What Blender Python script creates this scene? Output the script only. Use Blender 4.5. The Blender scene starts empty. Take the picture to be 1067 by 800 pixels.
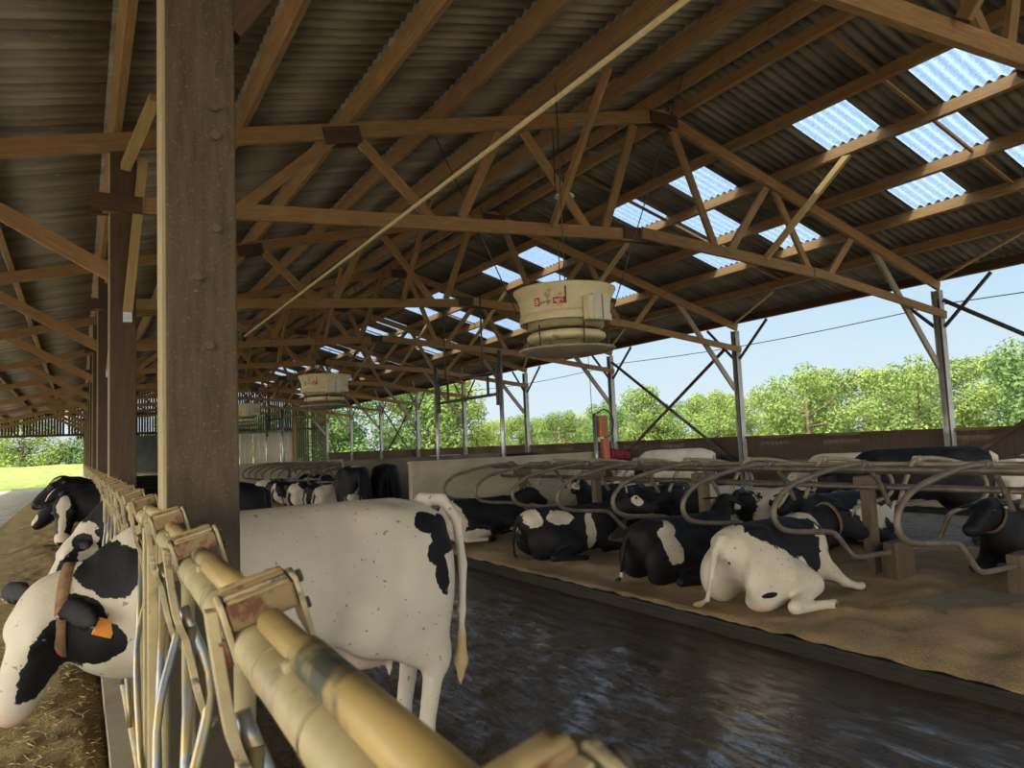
import bpy, math, random
import numpy as np
from mathutils import Vector, Matrix
from math import sin, cos, tan, radians, pi, sqrt
C = bpy.context.scene.collection
R = random.Random(7)
NR = np.random.RandomState(5)

# ------------------------------------------------------------------ materials
def lin(h):
    if isinstance(h, str):
        h = h.lstrip('#'); c = [int(h[i:i+2], 16)/255 for i in (0, 2, 4)]
    else: c = [v/255 for v in h]
    return tuple((v/12.92 if v <= .04045 else ((v+.055)/1.055)**2.4) for v in c) + (1,)

class NT:
    def __init__(s, name):
        s.m = bpy.data.materials.new(name); s.m.use_nodes = True
        s.t = s.m.node_tree; s.t.nodes.clear()
        s.out = s.t.nodes.new('ShaderNodeOutputMaterial')
    def n(s, typ, props=None, **ins):
        nd = s.t.nodes.new('ShaderNode'+typ)
        for k, v in (props or {}).items(): setattr(nd, k, v)
        for k, v in ins.items():
            key = int(k[1:]) if k[0] == '_' and k[1:].isdigit() else k.replace('_', ' ')
            sock = nd.inputs[key]
            if isinstance(v, bpy.types.NodeSocket): s.t.links.new(v, sock)
            else: sock.default_value = v
        return nd
    def ramp(s, fac, stops):
        nd = s.n('ValToRGB', Fac=fac); cr = nd.color_ramp
        while len(cr.elements) < len(stops): cr.elements.new(.5)
        for e, (p, c) in zip(cr.elements, stops):
            e.position = p; e.color = c if len(c) == 4 else tuple(c)+(1,)
        return nd.outputs[0]
    def mix(s, fac, a, b, typ='MIX'):
        nd = s.n('Mix', {'data_type': 'RGBA', 'blend_type': typ})
        for k, v in ((0, fac), (6, a), (7, b)):
            if isinstance(v, bpy.types.NodeSocket): s.t.links.new(v, nd.inputs[k])
            else: nd.inputs[k].default_value = v
        return nd.outputs[2]
    def math(s, op, a, b=0., clamp=False):
        nd = s.n('Math', {'operation': op, 'use_clamp': clamp}, _0=a, _1=b); return nd.outputs[0]
    def coords(s, kind='Object', scale=(1, 1, 1), rot=(0, 0, 0)):
        tc = s.n('TexCoord'); mp = s.n('Mapping', Vector=tc.outputs[kind])
        mp.inputs['Scale'].default_value = scale; mp.inputs['Rotation'].default_value = rot
        return mp.outputs[0]
    def noise(s, vec, scale, detail=4, rough=.55):
        return s.n('TexNoise', Vector=vec, Scale=scale, Detail=detail, Roughness=rough).outputs[0]
    def fin(s, color, rough=.8, metal=0., bump=None, bstr=.3, bdist=.02, **kw):
        b = s.n('BsdfPrincipled', Base_Color=color, Roughness=rough, Metallic=metal, **kw)
        if bump is not None:
            bp = s.n('Bump', Height=bump, Strength=bstr, Distance=bdist)
            s.t.links.new(bp.outputs[0], b.inputs['Normal']); s.t.links.new(bp.outputs[0], b.inputs['Coat Normal'])
        s.t.links.new(b.outputs[0], s.out.inputs[0]); return s.m

def basic(name, c1, c2, scale=6, rough=.8, metal=0., kind='Object', stretch=(1, 1, 1), bstr=.25, bdist=.01, spots=None, sscale=30, sthr=.62, var=.0):
    t = NT(name); v = t.coords(kind, stretch)
    f = t.noise(v, scale, 6, .6)
    col = t.ramp(f, [(.3, lin(c1)), (.7, lin(c2))])
    if spots:
        g = t.noise(v, sscale, 4, .7)
        m = t.ramp(g, [(sthr-.04, (0, 0, 0)), (sthr+.04, (1, 1, 1))])
        col = t.mix(m, col, lin(spots))
    if var:
        oi = t.n('ObjectInfo'); k = t.math('MULTIPLY_ADD', oi.outputs['Random'], var)
        k.node.inputs[2].default_value = 1-var/2
        col = t.mix(1., col, t.n('CombineColor', Red=k, Green=k, Blue=k).outputs[0], 'MULTIPLY')
    return t.fin(col, rough, metal, f, bstr, bdist)

def wood(name, c1, c2, c3, rough=.8, var=.25, knots=True):
    t = NT(name); v = t.coords('UV', (1.2, 14, 1))
    f = t.noise(v, 2.2, 6, .65)
    g = t.noise(t.coords('Object'), 1.7, 4, .6)
    col = t.ramp(f, [(.28, lin(c1)), (.6, lin(c2)), (.8, lin(c3))])
    col = t.mix(t.ramp(g, [(.35, (0, 0, 0)), (.75, (.55, .55, .55))]), col, lin(c1))
    if var:
        oi = t.n('ObjectInfo'); k = t.math('MULTIPLY_ADD', oi.outputs['Random'], var)
        k.node.inputs[2].default_value = 1-var/2
        col = t.mix(1., col, t.n('CombineColor', Red=k, Green=k, Blue=k).outputs[0], 'MULTIPLY')
    return t.fin(col, rough, 0, f, .3, .004)

M = {}
M['timber'] = wood('timber', '#7a5d3c', '#9d7b50', '#b7986a')
M['timber_pale'] = wood('timber_pale', '#94794c', '#b39a68', '#c6b184')
M['timber_grey'] = wood('timber_grey', '#7d7568', '#a09788', '#b5ac9c')
M['timber_dark'] = wood('timber_dark', '#3a2a1e', '#523a28', '#654b35')
M['stump'] = wood('stump', '#463b2e', '#655741', '#7a6a4f')
# soiled post timber
def post_mat():
    t = NT('post_timber'); v = t.coords('UV', (1, 9, 1)); f = t.noise(v, 3, 6, .65)
    o = t.coords('Object')
    col = t.ramp(f, [(.3, lin('#3f3426')), (.6, lin('#56483450'[:7])), (.8, lin('#675640'))])
    sp = t.noise(o, 75, 3, .7)
    col = t.mix(t.ramp(sp, [(.58, (0, 0, 0)), (.75, (.55, .55, .55))]), col, lin('#8d8069'))
    sep = t.n('SeparateXYZ', Vector=o).outputs[2]
    st = t.math('ADD', t.math('MULTIPLY', sep, -1.1), t.math('MULTIPLY_ADD', t.noise(o, 2.5, 4), 1.6))
    st.node.inputs[1].links[0].from_node.inputs[2].default_value = 1.1
    col = t.mix(t.ramp(st, [(.0, (0, 0, 0)), (.35, (.75, .75, .75))]), col, lin('#2e261c'))
    rb = t.math('MULTIPLY', t.ramp(t.noise(o, 3.1, 3), [(.52, (0, 0, 0)), (.62, (1, 1, 1))]), t.ramp(sep, [(.62, (.0, .0, .0)), (.9, (0, 0, 0))]))
    return t.fin(col, .85, 0, t.math('ADD', f, sp), .35, .004)
M['post'] = post_mat()
M['post_brown'] = wood('post_brown', '#3d2f20', '#52402b', '#645039')
M['post_edge'] = wood('post_edge', '#857757', '#a69875', '#b9ac89')
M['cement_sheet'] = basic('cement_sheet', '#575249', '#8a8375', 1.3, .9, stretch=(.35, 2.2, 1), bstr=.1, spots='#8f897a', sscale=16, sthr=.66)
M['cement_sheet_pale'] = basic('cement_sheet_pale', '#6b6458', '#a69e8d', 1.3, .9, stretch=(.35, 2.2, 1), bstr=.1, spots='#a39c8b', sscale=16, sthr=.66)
M['concrete'] = basic('concrete', '#8a816c', '#a89e87', 1.3, .85, bstr=.15, spots='#8f856f', sscale=2.2, sthr=.6)
M['concrete_shaded'] = basic('concrete_shaded', '#544d40', '#786f5e', 1.6, .85, bstr=.15)  # same concrete coloured darker, the passage wall's shade put into the colour
M['alley'] = basic('alley_concrete', '#8b8a80', '#b0aea2', .9, .8, bstr=.15, spots='#6c685a', sscale=3, sthr=.6)
M['galv'] = basic('galvanised', '#8d9196', '#b9bcc0', 5, .38, .85, bstr=.08)
M['fence_paint'] = basic('dusty_galvanised', '#978a66', '#b8aa80', 5, .5, .0, bstr=.12, spots='#857d68', sscale=7, sthr=.62)
M['fence_worn'] = basic('worn_tube', '#a78d54', '#bda56c', 4, .45, .0, bstr=.1, spots='#474c44', sscale=5.5, sthr=.58)
M['lock_steel'] = basic('polished_bar', '#7d8084', '#a3a5a7', 9, .35, .6, bstr=.05, spots='#a09068', sscale=9, sthr=.5)
M['lever'] = basic('dusty_lever', '#97896a', '#bfb089', 9, .55, .1, bstr=.15, spots='#5c5748', sscale=14, sthr=.6)
M['red_plastic'] = basic('dusty_red_plastic', '#573b2c', '#7c3a30', 12, .75, bstr=.2, spots='#86714f', sscale=14, sthr=.46)
M['dust'] = basic('dust_cake', '#94805a', '#ad9769', 20, .95, bstr=.5)
M['stall_steel'] = basic('soiled_stall_tube', '#4b443a', '#70675a', 6, .5, .2, bstr=.12, spots='#7d705a', sscale=8, sthr=.62)
M['stall_pale'] = basic('pale_stall_tube', '#736a54', '#988d70', 6, .5, .2, bstr=.12)
M['steel_post'] = basic('grey_column', '#8b8d8b', '#aeb0ac', 3, .6, .2, bstr=.1)
M['dark_steel'] = basic('dark_angle_steel', '#3b3733', '#57514a', 5, .6, .3)
M['rope'] = basic('pale_tube', '#c4b083', '#dcc99c', 20, .6)
M['black'] = basic('black_rubber', '#151515', '#232323', 9, .6)
M['cable'] = basic('steel_cable', '#46423c', '#5d584f', 9, .5, .4)
M['fan_shell'] = basic('fan_shell', '#cbbd94', '#e0d3ab', 4, .55, bstr=.08, spots='#a8986e', sscale=5, sthr=.62)
M['fan_dark'] = basic('fan_inside', '#8e8266', '#a99c7c', 5, .7)
M['fan_disc'] = basic('fan_disc', '#8d8470', '#a89d86', 5, .7)
M['fan_box'] = basic('fan_box', '#c2bda8', '#d8d3bf', 5, .6)
M['logo_red'] = basic('logo_red', '#a8302c', '#b53c36', 5, .6)
M['logo_white'] = basic('logo_white', '#e8dfc9', '#efe7d2', 5, .6)
M['logo_grey'] = basic('logo_grey', '#5a4a44', '#665650', 5, .6)
M['brush_red'] = basic('brush_red', '#5c1420', '#8e2636', 40, .9, bstr=.8, bdist=.02, spots='#2c1418', sscale=9, sthr=.58)
M['brush_paint'] = basic('brush_paint', '#a3503c', '#b9664c', 8, .55)
M['brush_motor'] = basic('brush_motor', '#8f5a32', '#a86f42', 8, .55)
M['tag_orange'] = basic('tag_orange', '#e08f2c', '#eea046', 9, .5)
M['tag_white'] = basic('tag_white', '#d8d9d6', '#e6e7e4', 9, .5)
M['collar'] = basic('collar_strap', '#6a4f35', '#9a7a55', 20, .8, spots='#a33f36', sscale=10, sthr=.6)
M['collar_dark'] = basic('collar_dark', '#4b3a2d', '#6b5442', 20, .8)
M['eye'] = basic('eye', '#0c0a09', '#15110e', 5, .12)
M['lamp_white'] = basic('lamp_white', '#d6d8d2', '#e6e8e2', 5, .4)
M['mat'] = basic('stall_mat', '#6a6350', '#857c64', 3, .85, bstr=.15)
M['panel'] = basic('pale_panel', '#b9a98a', '#d8cbb0', 1.2, .8, stretch=(3, 1, .3))
M['dark_panel'] = basic('dark_panel', '#4c4f4a', '#676a63', 1.5, .7)
M['board'] = wood('wall_board', '#3b3026', '#514233', '#65533f')
M['bark'] = basic('bark', '#4a4032', '#655845', 4, .9, bstr=.5)

def skylight():
    t = NT('translucent_sheet'); v = t.coords('Object', (1, 1, 1))
    f = t.noise(v, 26, 3, .6)
    col = t.ramp(f, [(.3, lin('#7d98bd')), (.7, lin('#a9c2df'))])
    tr = t.n('BsdfTranslucent', Color=col); tp = t.n('BsdfTransparent', Color=lin('#d8dcdc'))
    mx = t.n('MixShader', Fac=.42); t.t.links.new(tr.outputs[0], mx.inputs[1]); t.t.links.new(tp.outputs[0], mx.inputs[2])
    t.t.links.new(mx.outputs[0], t.out.inputs[0]); return t.m
M['skylight'] = skylight()

def wet_floor():
    t = NT('wet_slurry_floor'); v = t.coords('Object')
    st = t.coords('Object', (13, .7, 1), (0, 0, radians(3)))
    streak = t.noise(st, 1.6, 5, .65)
    fine = t.noise(v, 26, 5, .7); big = t.noise(v, .8, 3, .5); med = t.noise(v, 7, 5, .7)
    col = t.ramp(med, [(.3, lin('#231d15')), (.55, lin('#3f3528')), (.8, lin('#574a37'))])
    col = t.mix(t.ramp(fine, [(.5, (0, 0, 0)), (.75, (.4, .4, .4))]), col, lin('#5b4f3c'))
    # drier band by the kerb, wet toward the middle
    x = t.n('SeparateXYZ', Vector=v).outputs[0]
    dry = t.ramp(t.math('ADD', x, t.math('MULTIPLY', big, 1.3)), [(0, (0, 0, 0)), (1, (1, 1, 1))])
    dr = t.n('MapRange', Value=t.math('ADD', x, t.math('MULTIPLY', big, 1.6)), _1=4.3, _2=5.2).outputs[0]
    rg = t.n('MapRange', Value=t.math('ADD', t.math('MULTIPLY', med, .6), t.math('MULTIPLY', streak, .5)), _1=.35, _2=.75, _3=.12, _4=.42).outputs[0]
    rough = t.math('ADD', rg, t.math('MULTIPLY', dr, .2))
    grit = t.noise(t.coords('Object', (1, .55, 1)), 17, 4, .65)
    wet = t.noise(t.coords('Object', (3.2, .8, 1), (0, 0, radians(3))), 5.5, 6, .74)
    wm = t.ramp(wet, [(.44, (.03, .03, .03)), (.54, (1, 1, 1))])
    wm = t.math('MULTIPLY', wm, t.math('MULTIPLY_ADD', dr, -.75)); wm.node.inputs[1].links[0].from_node.inputs[2].default_value = 1.
    h = t.math('ADD', t.math('MULTIPLY', streak, .9), t.math('ADD', t.math('MULTIPLY', grit, .9), t.math('MULTIPLY', med, .5)))
    return t.fin(col, rough, 0, h, .5, .02, Coat_Weight=wm, Coat_Roughness=.08, Coat_IOR=1.9)
COATFIX = True
M['wet_floor'] = wet_floor()
def coat_fix(m):
    nt = m.node_tree; b = next(n for n in nt.nodes if n.type == 'BSDF_PRINCIPLED'); h = next(n for n in nt.nodes if n.type == 'BUMP').inputs['Height'].links[0].from_socket
    k = nt.nodes.new('ShaderNodeBump'); k.inputs['Strength'].default_value = .34; k.inputs['Distance'].default_value = .006; nt.links.new(h, k.inputs['Height']); nt.links.new(k.outputs[0], b.inputs['Coat Normal'])
coat_fix(M['wet_floor'])

def bedding():
    t = NT('sand_bedding'); v = t.coords('Object')
    a = t.noise(v, 1.4, 5, .6); b = t.noise(v, 45, 4, .7)
    col = t.ramp(a, [(.3, lin('#7c694d')), (.55, lin('#9e8763')), (.8, lin('#b39c77'))])
    col = t.mix(t.ramp(b, [(.45, (0, 0, 0)), (.8, (.5, .5, .5))]), col, lin('#bda67c'))
    return t.fin(col, .95, 0, t.math('ADD', t.math('MULTIPLY', a, 2.), b), .6, .03)
M['bedding'] = bedding()
def kerb_m():
    t = NT('kerb_concrete'); v = t.coords('Object', (1, .4, 1)); f = t.noise(v, 5, 5, .65)
    return t.fin(t.ramp(f, [(.3, lin('#15120d')), (.7, lin('#2a241b'))]), .9, 0, f, .6, .03)
M['kerb'] = kerb_m()
M['passage'] = basic('passage_floor', '#51462f', '#7d6c4c', 1.5, .7, bstr=.4, spots='#3a3226', sscale=4, sthr=.58)
def feed_m():
    t = NT('chopped_feed'); v = t.coords('Object')
    a = t.noise(v, 60, 5, .75); b = t.noise(v, 3, 4, .6)
    col = t.ramp(a, [(.3, lin('#5e4f30')), (.5, lin('#8f7c4e')), (.72, lin('#b8a36d'))])
    col = t.mix(t.ramp(b, [(.4, (0, 0, 0)), (.7, (.6, .6, .6))]), col, lin('#6b5b38'))
    return t.fin(col, .95, 0, t.math('ADD', a, b), .9, .03)
M['feed'] = feed_m()
M['feed_bits'] = basic('feed_bits', '#7f6c3f', '#c0aa70', 9, .9, bstr=0)
M['grass'] = basic('dry_ground', '#7d7462', '#978d78', .5, .95, bstr=.4)
M['crop'] = basic('crop', '#667633', '#95984f', .6, .95, stretch=(1, .35, 1), bstr=.6, spots='#5d7a33', sscale=1.6, sthr=.54)
def leaf_m(name, a, b):
    t = NT(name); oi = t.n('ObjectInfo'); v = t.coords('Object')
    f = t.noise(v, 1.1, 3); col = t.ramp(f, [(.3, lin(a)), (.7, lin(b))])
    d = t.n('BsdfDiffuse', Color=col); tr = t.n('BsdfTranslucent', Color=col); mx = t.n('MixShader', Fac=.35)
    t.t.links.new(d.outputs[0], mx.inputs[1]); t.t.links.new(tr.outputs[0], mx.inputs[2]); t.t.links.new(mx.outputs[0], t.out.inputs[0])
    return t.m
M['leaf_a'] = leaf_m('leaf_mid', '#627a46', '#859a59'); M['leaf_b'] = leaf_m('leaf_bright', '#798f4c', '#99aa5f'); M['leaf_c'] = leaf_m('leaf_deep', '#557045', '#728d58')

def coat(name, white='#b9b1a0', dirt='#998c73', black='#101014', dirt_amt=.5):
    t = NT(name); v = t.coords('Object')
    at = lambda n: t.n('Attribute', {'attribute_name': n}).outputs['Fac']
    nz = t.noise(v, 5.5, 5, .62)
    s = t.math('ADD', at('coat'), t.math('MULTIPLY', t.math('SUBTRACT', nz, .5), 1.05))
    k = t.n('MapRange', Value=s, _1=-.012, _2=.012).outputs[0]
    d1 = t.noise(v, 2.3, 5, .6)
    w = t.mix(t.ramp(d1, [(.42, (0, 0, 0)), (.75, (dirt_amt,)*3)]), lin(white), lin(dirt))
    fl = t.noise(v, 30, 2, .4); w = t.mix(t.ramp(fl, [(.70, (0, 0, 0)), (.73, (.7, .7, .7))]), w, lin('#5b5040'))
    w = t.mix(at('pink'), w, lin('#c9a492')); w = t.mix(at('tan'), w, lin('#a98a55'))
    bl = t.mix(t.ramp(t.noise(v, 5, 4), [(.4, (0, 0, 0)), (.8, (.5, .5, .5))]), lin(black), lin('#231f1d'))
    bl = t.mix(at('tan'), bl, lin('#4a4030'))
    hr = t.noise(t.coords('Object', (1, 1, 3)), 60, 3, .6)
    return t.fin(t.mix(k, w, bl), t.math('MULTIPLY_ADD', k, -.2) if False else .62, 0, t.math('ADD', hr, t.math('MULTIPLY', d1, 1.5)), .22, .012, Specular_IOR_Level=.25)
M['coat'] = coat('holstein_coat')
M['coat_clean'] = coat('white_coat', '#c3bcab', '#a89a7e', dirt_amt=.65)

# ------------------------------------------------------------------ mesh builder
class MB:
    def __init__(s): s.v = []; s.f = []; s.uv = []; s.sm = []
    def quad(s, idx, uv=None, sm=False): s.f.append(tuple(idx)); s.uv.append(uv); s.sm.append(sm)
    def box(s, c, size, rot=None, bev=0):
        c = Vector(c); h = [d/2 for d in size]; b = len(s.v)
        m = rot if rot is not None else Matrix.Identity(3)
        for x in (-1, 1):
            for y in (-1, 1):
                for z in (-1, 1): s.v.append(c + m @ Vector((x*h[0], y*h[1], z*h[2])))
        dims = size
        def uvq(a, bb):
            L, W = dims[a], dims[bb]
            return [(0, 0), (L, 0), (L, W), (0, W)] if L >= W else [(0, 0), (0, W), (L, W), (L, 0)]
        def face(i, a, bb):
            L, W = dims[a], dims[bb]
            if L >= W: u = [(0, 0), (L, 0), (L, W), (0, W)]
            else: u = [(0, 0), (0, L), (W, L), (W, 0)]
            o = R.random()*9; s.quad([b+j for j in i], [(p+o, q+o*.3) for p, q in u])
        face((0, 1, 3, 2), 2, 1); face((4, 6, 7, 5), 1, 2); face((0, 4, 5, 1), 0, 2)
        face((2, 3, 7, 6), 2, 0); face((0, 2, 6, 4), 1, 0); face((1, 5, 7, 3), 0, 1)
        return s
    def bar(s, p0, p1, w, h, side=(0, 1, 0), ext=0):
        """timber p0-p1; w measured along 'side', h across"""
        p0 = Vector(p0); p1 = Vector(p1); d = (p1-p0); L = d.length; d.normalize()
        sd = Vector(side); sd = (sd-d*sd.dot(d)).normalized(); up = sd.cross(d)
        m = Matrix((d, sd, up)).transposed()
        return s.box((p0+p1)/2, (L+2*ext, w, h), m)
    def tube(s, pts, r, seg=10, cap=True, closed=False):
        pts = [Vector(p) for p in pts]; n = len(pts); rr = r if isinstance(r, (list, tuple)) else [r]*n
        b = len(s.v); ref = None; L = 0
        for i, p in enumerate(pts):
            if closed: d = pts[(i+1) % n]-pts[i-1]
            else: d = pts[min(i+1, n-1)]-pts[max(i-1, 0)]
            d.normalize()
            if ref is None:
                ref = Vector((0, 0, 1)) if abs(d.z) < .9 else Vector((1, 0, 0))
            a = (ref-d*ref.dot(d)).normalized(); ref = a; c = d.cross(a)
            for k in range(seg):
                t = 2*pi*k/seg; s.v.append(p+(a*cos(t)+c*sin(t))*rr[i])
        for i in range(n if closed else n-1):
            j = (i+1) % n; l = (pts[j]-pts[i]).length
            for k in range(seg):
                k2 = (k+1) % seg
                s.quad((b+i*seg+k, b+i*seg+k2, b+j*seg+k2, b+j*seg+k), [(L, k*.03), (L, k*.03+.03), (L+l, k*.03+.03), (L+l, k*.03)], True)
            L += l
        if cap and not closed:
            s.quad([b+k for k in range(seg)][::-1]); s.quad([b+(n-1)*seg+k for k in range(seg)])
        return s
    def lathe(s, prof, c=(0, 0, 0), seg=40, sm=True):
        b = len(s.v); c = Vector(c); n = len(prof)
        for r, z in prof:
            for k in range(seg):
                t = 2*pi*k/seg; s.v.append(c+Vector((r*cos(t), r*sin(t), z)))
        for i in range(n-1):
            for k in range(seg):
                k2 = (k+1) % seg
                s.quad((b+i*seg+k, b+i*seg+k2, b+(i+1)*seg+k2, b+(i+1)*seg+k), None, sm)
        return s
    def ball(s, c, r, seg=12):
        r = r if isinstance(r, (tuple, list)) else (r, r, r); b = len(s.v); c = Vector(c); rings = seg//2+1
        for i in range(rings):
            ph = pi*i/(rings-1)
            for k in range(seg):
                t = 2*pi*k/seg; s.v.append(c+Vector((r[0]*sin(ph)*cos(t), r[1]*sin(ph)*sin(t), r[2]*cos(ph))))
        for i in range(rings-1):
            for k in range(seg):
                k2 = (k+1) % seg; s.quad((b+i*seg+k, b+(i+1)*seg+k, b+(i+1)*seg+k2, b+i*seg+k2), None, True)
        return s
    def mesh(s, name):
        me = bpy.data.meshes.new(name); me.from_pydata([tuple(v) for v in s.v], [], s.f)
        ul = me.uv_layers.new(name='UVMap'); li = 0
        data = np.zeros((len(me.loops), 2), np.float32)
        for f, u in zip(s.f, s.uv):
            if u: data[li:li+len(f)] = u
            li += len(f)
        ul.data.foreach_set('uv', data.ravel())
        me.polygons.foreach_set('use_smooth', s.sm); me.update(); return me
    def build(s, name, mat, parent=None, **kw): return link(name, s.mesh(name), mat, parent, **kw)

def link(name, me, mat, parent=None, label=None, cat=None, group=None, kind=None):
    o = bpy.data.objects.new(name, me); C.objects.link(o)
    if mat is not None and len(me.materials) == 0: me.materials.append(M[mat] if isinstance(mat, str) else mat)
    if parent: o.parent = parent
    tag(o, label, cat, group, kind); return o
def tag(o, label=None, cat=None, group=None, kind=None):
    for k, v in (('label', label), ('category', cat), ('group', group), ('kind', kind)):
        if v: o[k] = v
    return o
def thing(name, label, cat, loc=(0, 0, 0), group=None, rz=0):
    o = bpy.data.objects.new(name, None); C.objects.link(o); o.location = loc; o.rotation_euler = (0, 0, rz)
    o.empty_display_size = .1
    return tag(o, label, cat, group)
def kids(o): return [c for c in C.objects if c.parent == o]
def copy_tree(o, label=None, loc=None, parent=None, group=None):
    c = o.copy(); C.objects.link(c)
    if parent: c.parent = parent
    if label: c['label'] = label
    if group: c['group'] = group
    if loc is not None: c.location = loc
    for ch in kids(o): copy_tree(ch, parent=c)
    return c
def bevel(o, w=.004, seg=2):
    m = o.modifiers.new('bevel', 'BEVEL'); m.width = w; m.segments = seg; m.limit_method = 'ANGLE'; return o
ORD = ['first', 'second', 'third', 'fourth', 'fifth', 'sixth', 'seventh', 'eighth', 'ninth', 'tenth', 'eleventh', 'twelfth', 'thirteenth', 'fourteenth', 'fifteenth', 'sixteenth', 'seventeenth', 'eighteenth', 'nineteenth', 'twentieth']
def bez(pts, n=6):
    """Catmull-Rom through pts"""
    P = [Vector(p) for p in pts]; P = [P[0]*2-P[1]]+P+[P[-1]*2-P[-2]]; out = []
    for i in range(1, len(P)-2):
        for k in range(n):
            t = k/n
            out.append(.5*((2*P[i])+(P[i+1]-P[i-1])*t+(2*P[i-1]-5*P[i]+4*P[i+1]-P[i+2])*t*t+(3*P[i]-P[i-1]-3*P[i+1]+P[i+2])*t**3))
    out.append(P[-2]); return out

# ------------------------------------------------------------------ camera
F = 752.17
def camera():
    yaw, pit, roll = radians(31.03), radians(4.71), radians(-2.50); H = 1.4328*1.2
    fw = Vector((sin(yaw)*cos(pit), cos(yaw)*cos(pit), sin(pit))); rt = Vector((cos(yaw), -sin(yaw), 0)); up = rt.cross(fw)
    r2 = rt*cos(roll)+up*sin(roll); u2 = -rt*sin(roll)+up*cos(roll)
    cd = bpy.data.cameras.new('camera'); cam = bpy.data.objects.new('camera', cd); C.objects.link(cam)
    cd.sensor_fit = 'HORIZONTAL'; cd.sensor_width = 36; cd.lens = F*36/1067; cd.dof.use_dof = True; cd.dof.focus_distance = 5.0; cd.dof.aperture_fstop = 8.0; cd.clip_start = .02; cd.clip_end = 600
    m = Matrix((r2, u2, -fw)).transposed().to_4x4(); m.translation = (0, 0, H); cam.matrix_world = m
    bpy.context.scene.camera = cam
camera()

# ------------------------------------------------------------------ roof geometry
ZL = lambda x: 5.30+.24*(x-.35)      # rafter centre line, left slope
ZR = lambda x: 7.30-.287*(x-8.7)     # right slope
RX = 8.70
def rafz(x): return ZL(x) if x <= RX else ZR(x)
YS = [-3+6*k for k in range(11)]      # trusses at y = -3 .. 57
LP = [.33-1.37*k for k in range(5, 0, -1)]+[.33, 1.70, 3.07, 4.44, 5.81, 7.18, 8.42]
RP = [9.04, 10.39, 11.68, 13.02, 14.31, 15.57, 17.02]
# purlins
for i, x in enumerate(LP):
    z = ZL(x)+.22; k = len(LP)-1-i
    o = MB().bar((x, -9.6, z), (x, 57.3, z), .075, .22, (cos(.236), 0, sin(.236)))
    if k == 0:
        for j in range(140): o.box((x-.045+.02*(j % 2), -3+.43*j, z-.02), (.03, .09, .20))
    lab = 'dark ridge purlin with short plates fixed along it under the roof peak' if k == 0 else f'brown timber purlin under the left roof slope, {ORD[k-1]} down from the ridge'
    o.build('purlin', 'timber', None, label=lab, cat='purlin', group='roof purlins')
for i, x in enumerate(RP):
    z = ZR(x)+.22
    o = MB().bar((x, -9.6, z), (x, 57.3, z), .075, .22, (cos(.28), 0, -sin(.28)))
    lab = 'dark eaves purlin along the open right side of the barn' if i == len(RP)-1 else f'timber purlin under the right roof slope, {ORD[i]} down from the ridge'
    o.build('purlin', 'timber_dark' if i == len(RP)-1 else 'timber', None, label=lab, cat='purlin', group='roof purlins')
# corrugated sheets -- 1.04 m wide columns, one row per purlin gap
WAVE = 1.04/6; COLW = 1.04; Y0 = 4.78-14*COLW; NCOL = 67
SKY = {(1, 0), (1, 2), (2, 1), (3, 0), (3, 2)}
def is_sky(row, col):
    c = col-14
    base = [-6, 0, 5, 11, 17, 22, 28, 34, 39, 45]
    return any((row, c-b) in SKY for b in base)
def sheet(mb, xa, za, xb, zb, y0, y1, lift=0.):
    n = int(round((y1-y0)/WAVE*8)); b = len(mb.v)
    for j in range(n+1):
        y = y0+(y1-y0)*j/n; w = .033*sin(2*pi*(y-Y0)/WAVE)
        mb.v.append(Vector((xa, y, za+w+.008))); mb.v.append(Vector((xb, y, zb+w-.004)))
    for j in range(n): mb.quad((b+2*j, b+2*j+1, b+2*j+3, b+2*j+2), [(0, 0)]*4, True)
off = .22+.11+.036
def ceil(mb, nm, mt):
    o = mb.build(nm, mt, None, kind='structure'); m = o.modifiers.new('thick', 'SOLIDIFY'); m.thickness = .008
edges = [-6.9]+LP[:-1]+[RX]
for a, b in zip(edges[:-1], edges[1:]):
    mb = MB()
    for c in range(NCOL):
        y = Y0+c*COLW; sheet(mb, b, ZL(b)+off, a-.1, ZL(a-.1)+off, y, y+COLW)
    ceil(mb, 'ceiling_left', 'cement_sheet_pale')
edges = [RX]+RP[1:-1]+[17.15]
nwin = 0
for r, (a, b) in enumerate(zip(edges[:-1], edges[1:])):
    mb = MB()
    for c in range(NCOL):
        y = Y0+c*COLW
        if is_sky(r, c):
            s = MB(); sheet(s, a, ZR(a)+off, b+.1, ZR(b+.1)+off, y, y+COLW); nwin += 1
            o = s.build(f'window_{nwin}', 'skylight', None, kind='structure')
        else: sheet(mb, a, ZR(a)+off, b+.1, ZR(b+.1)+off, y, y+COLW)
    ceil(mb, 'ceiling_right', 'cement_sheet')
# bridging battens at mid bay, right slope
for i, y in enumerate(YS[1:-1]):
    t = thing('bridging_batten', f'thin sawn batten down the right roof slope in the {ORD[i]} bay from the camera', 'batten', (9.1, y+3.1, ZR(9.1)+.25), 'bridging battens')
    for a, b in zip(RP[:-2], RP[1:-1]):
        MB().bar((a+.05-9.1, 0, ZR(a+.05)-ZR(9.1)), (b-.05-9.1, 0, ZR(b-.05)-ZR(9.1)), .05, .05).build('batten_length', 'timber', t)

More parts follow.
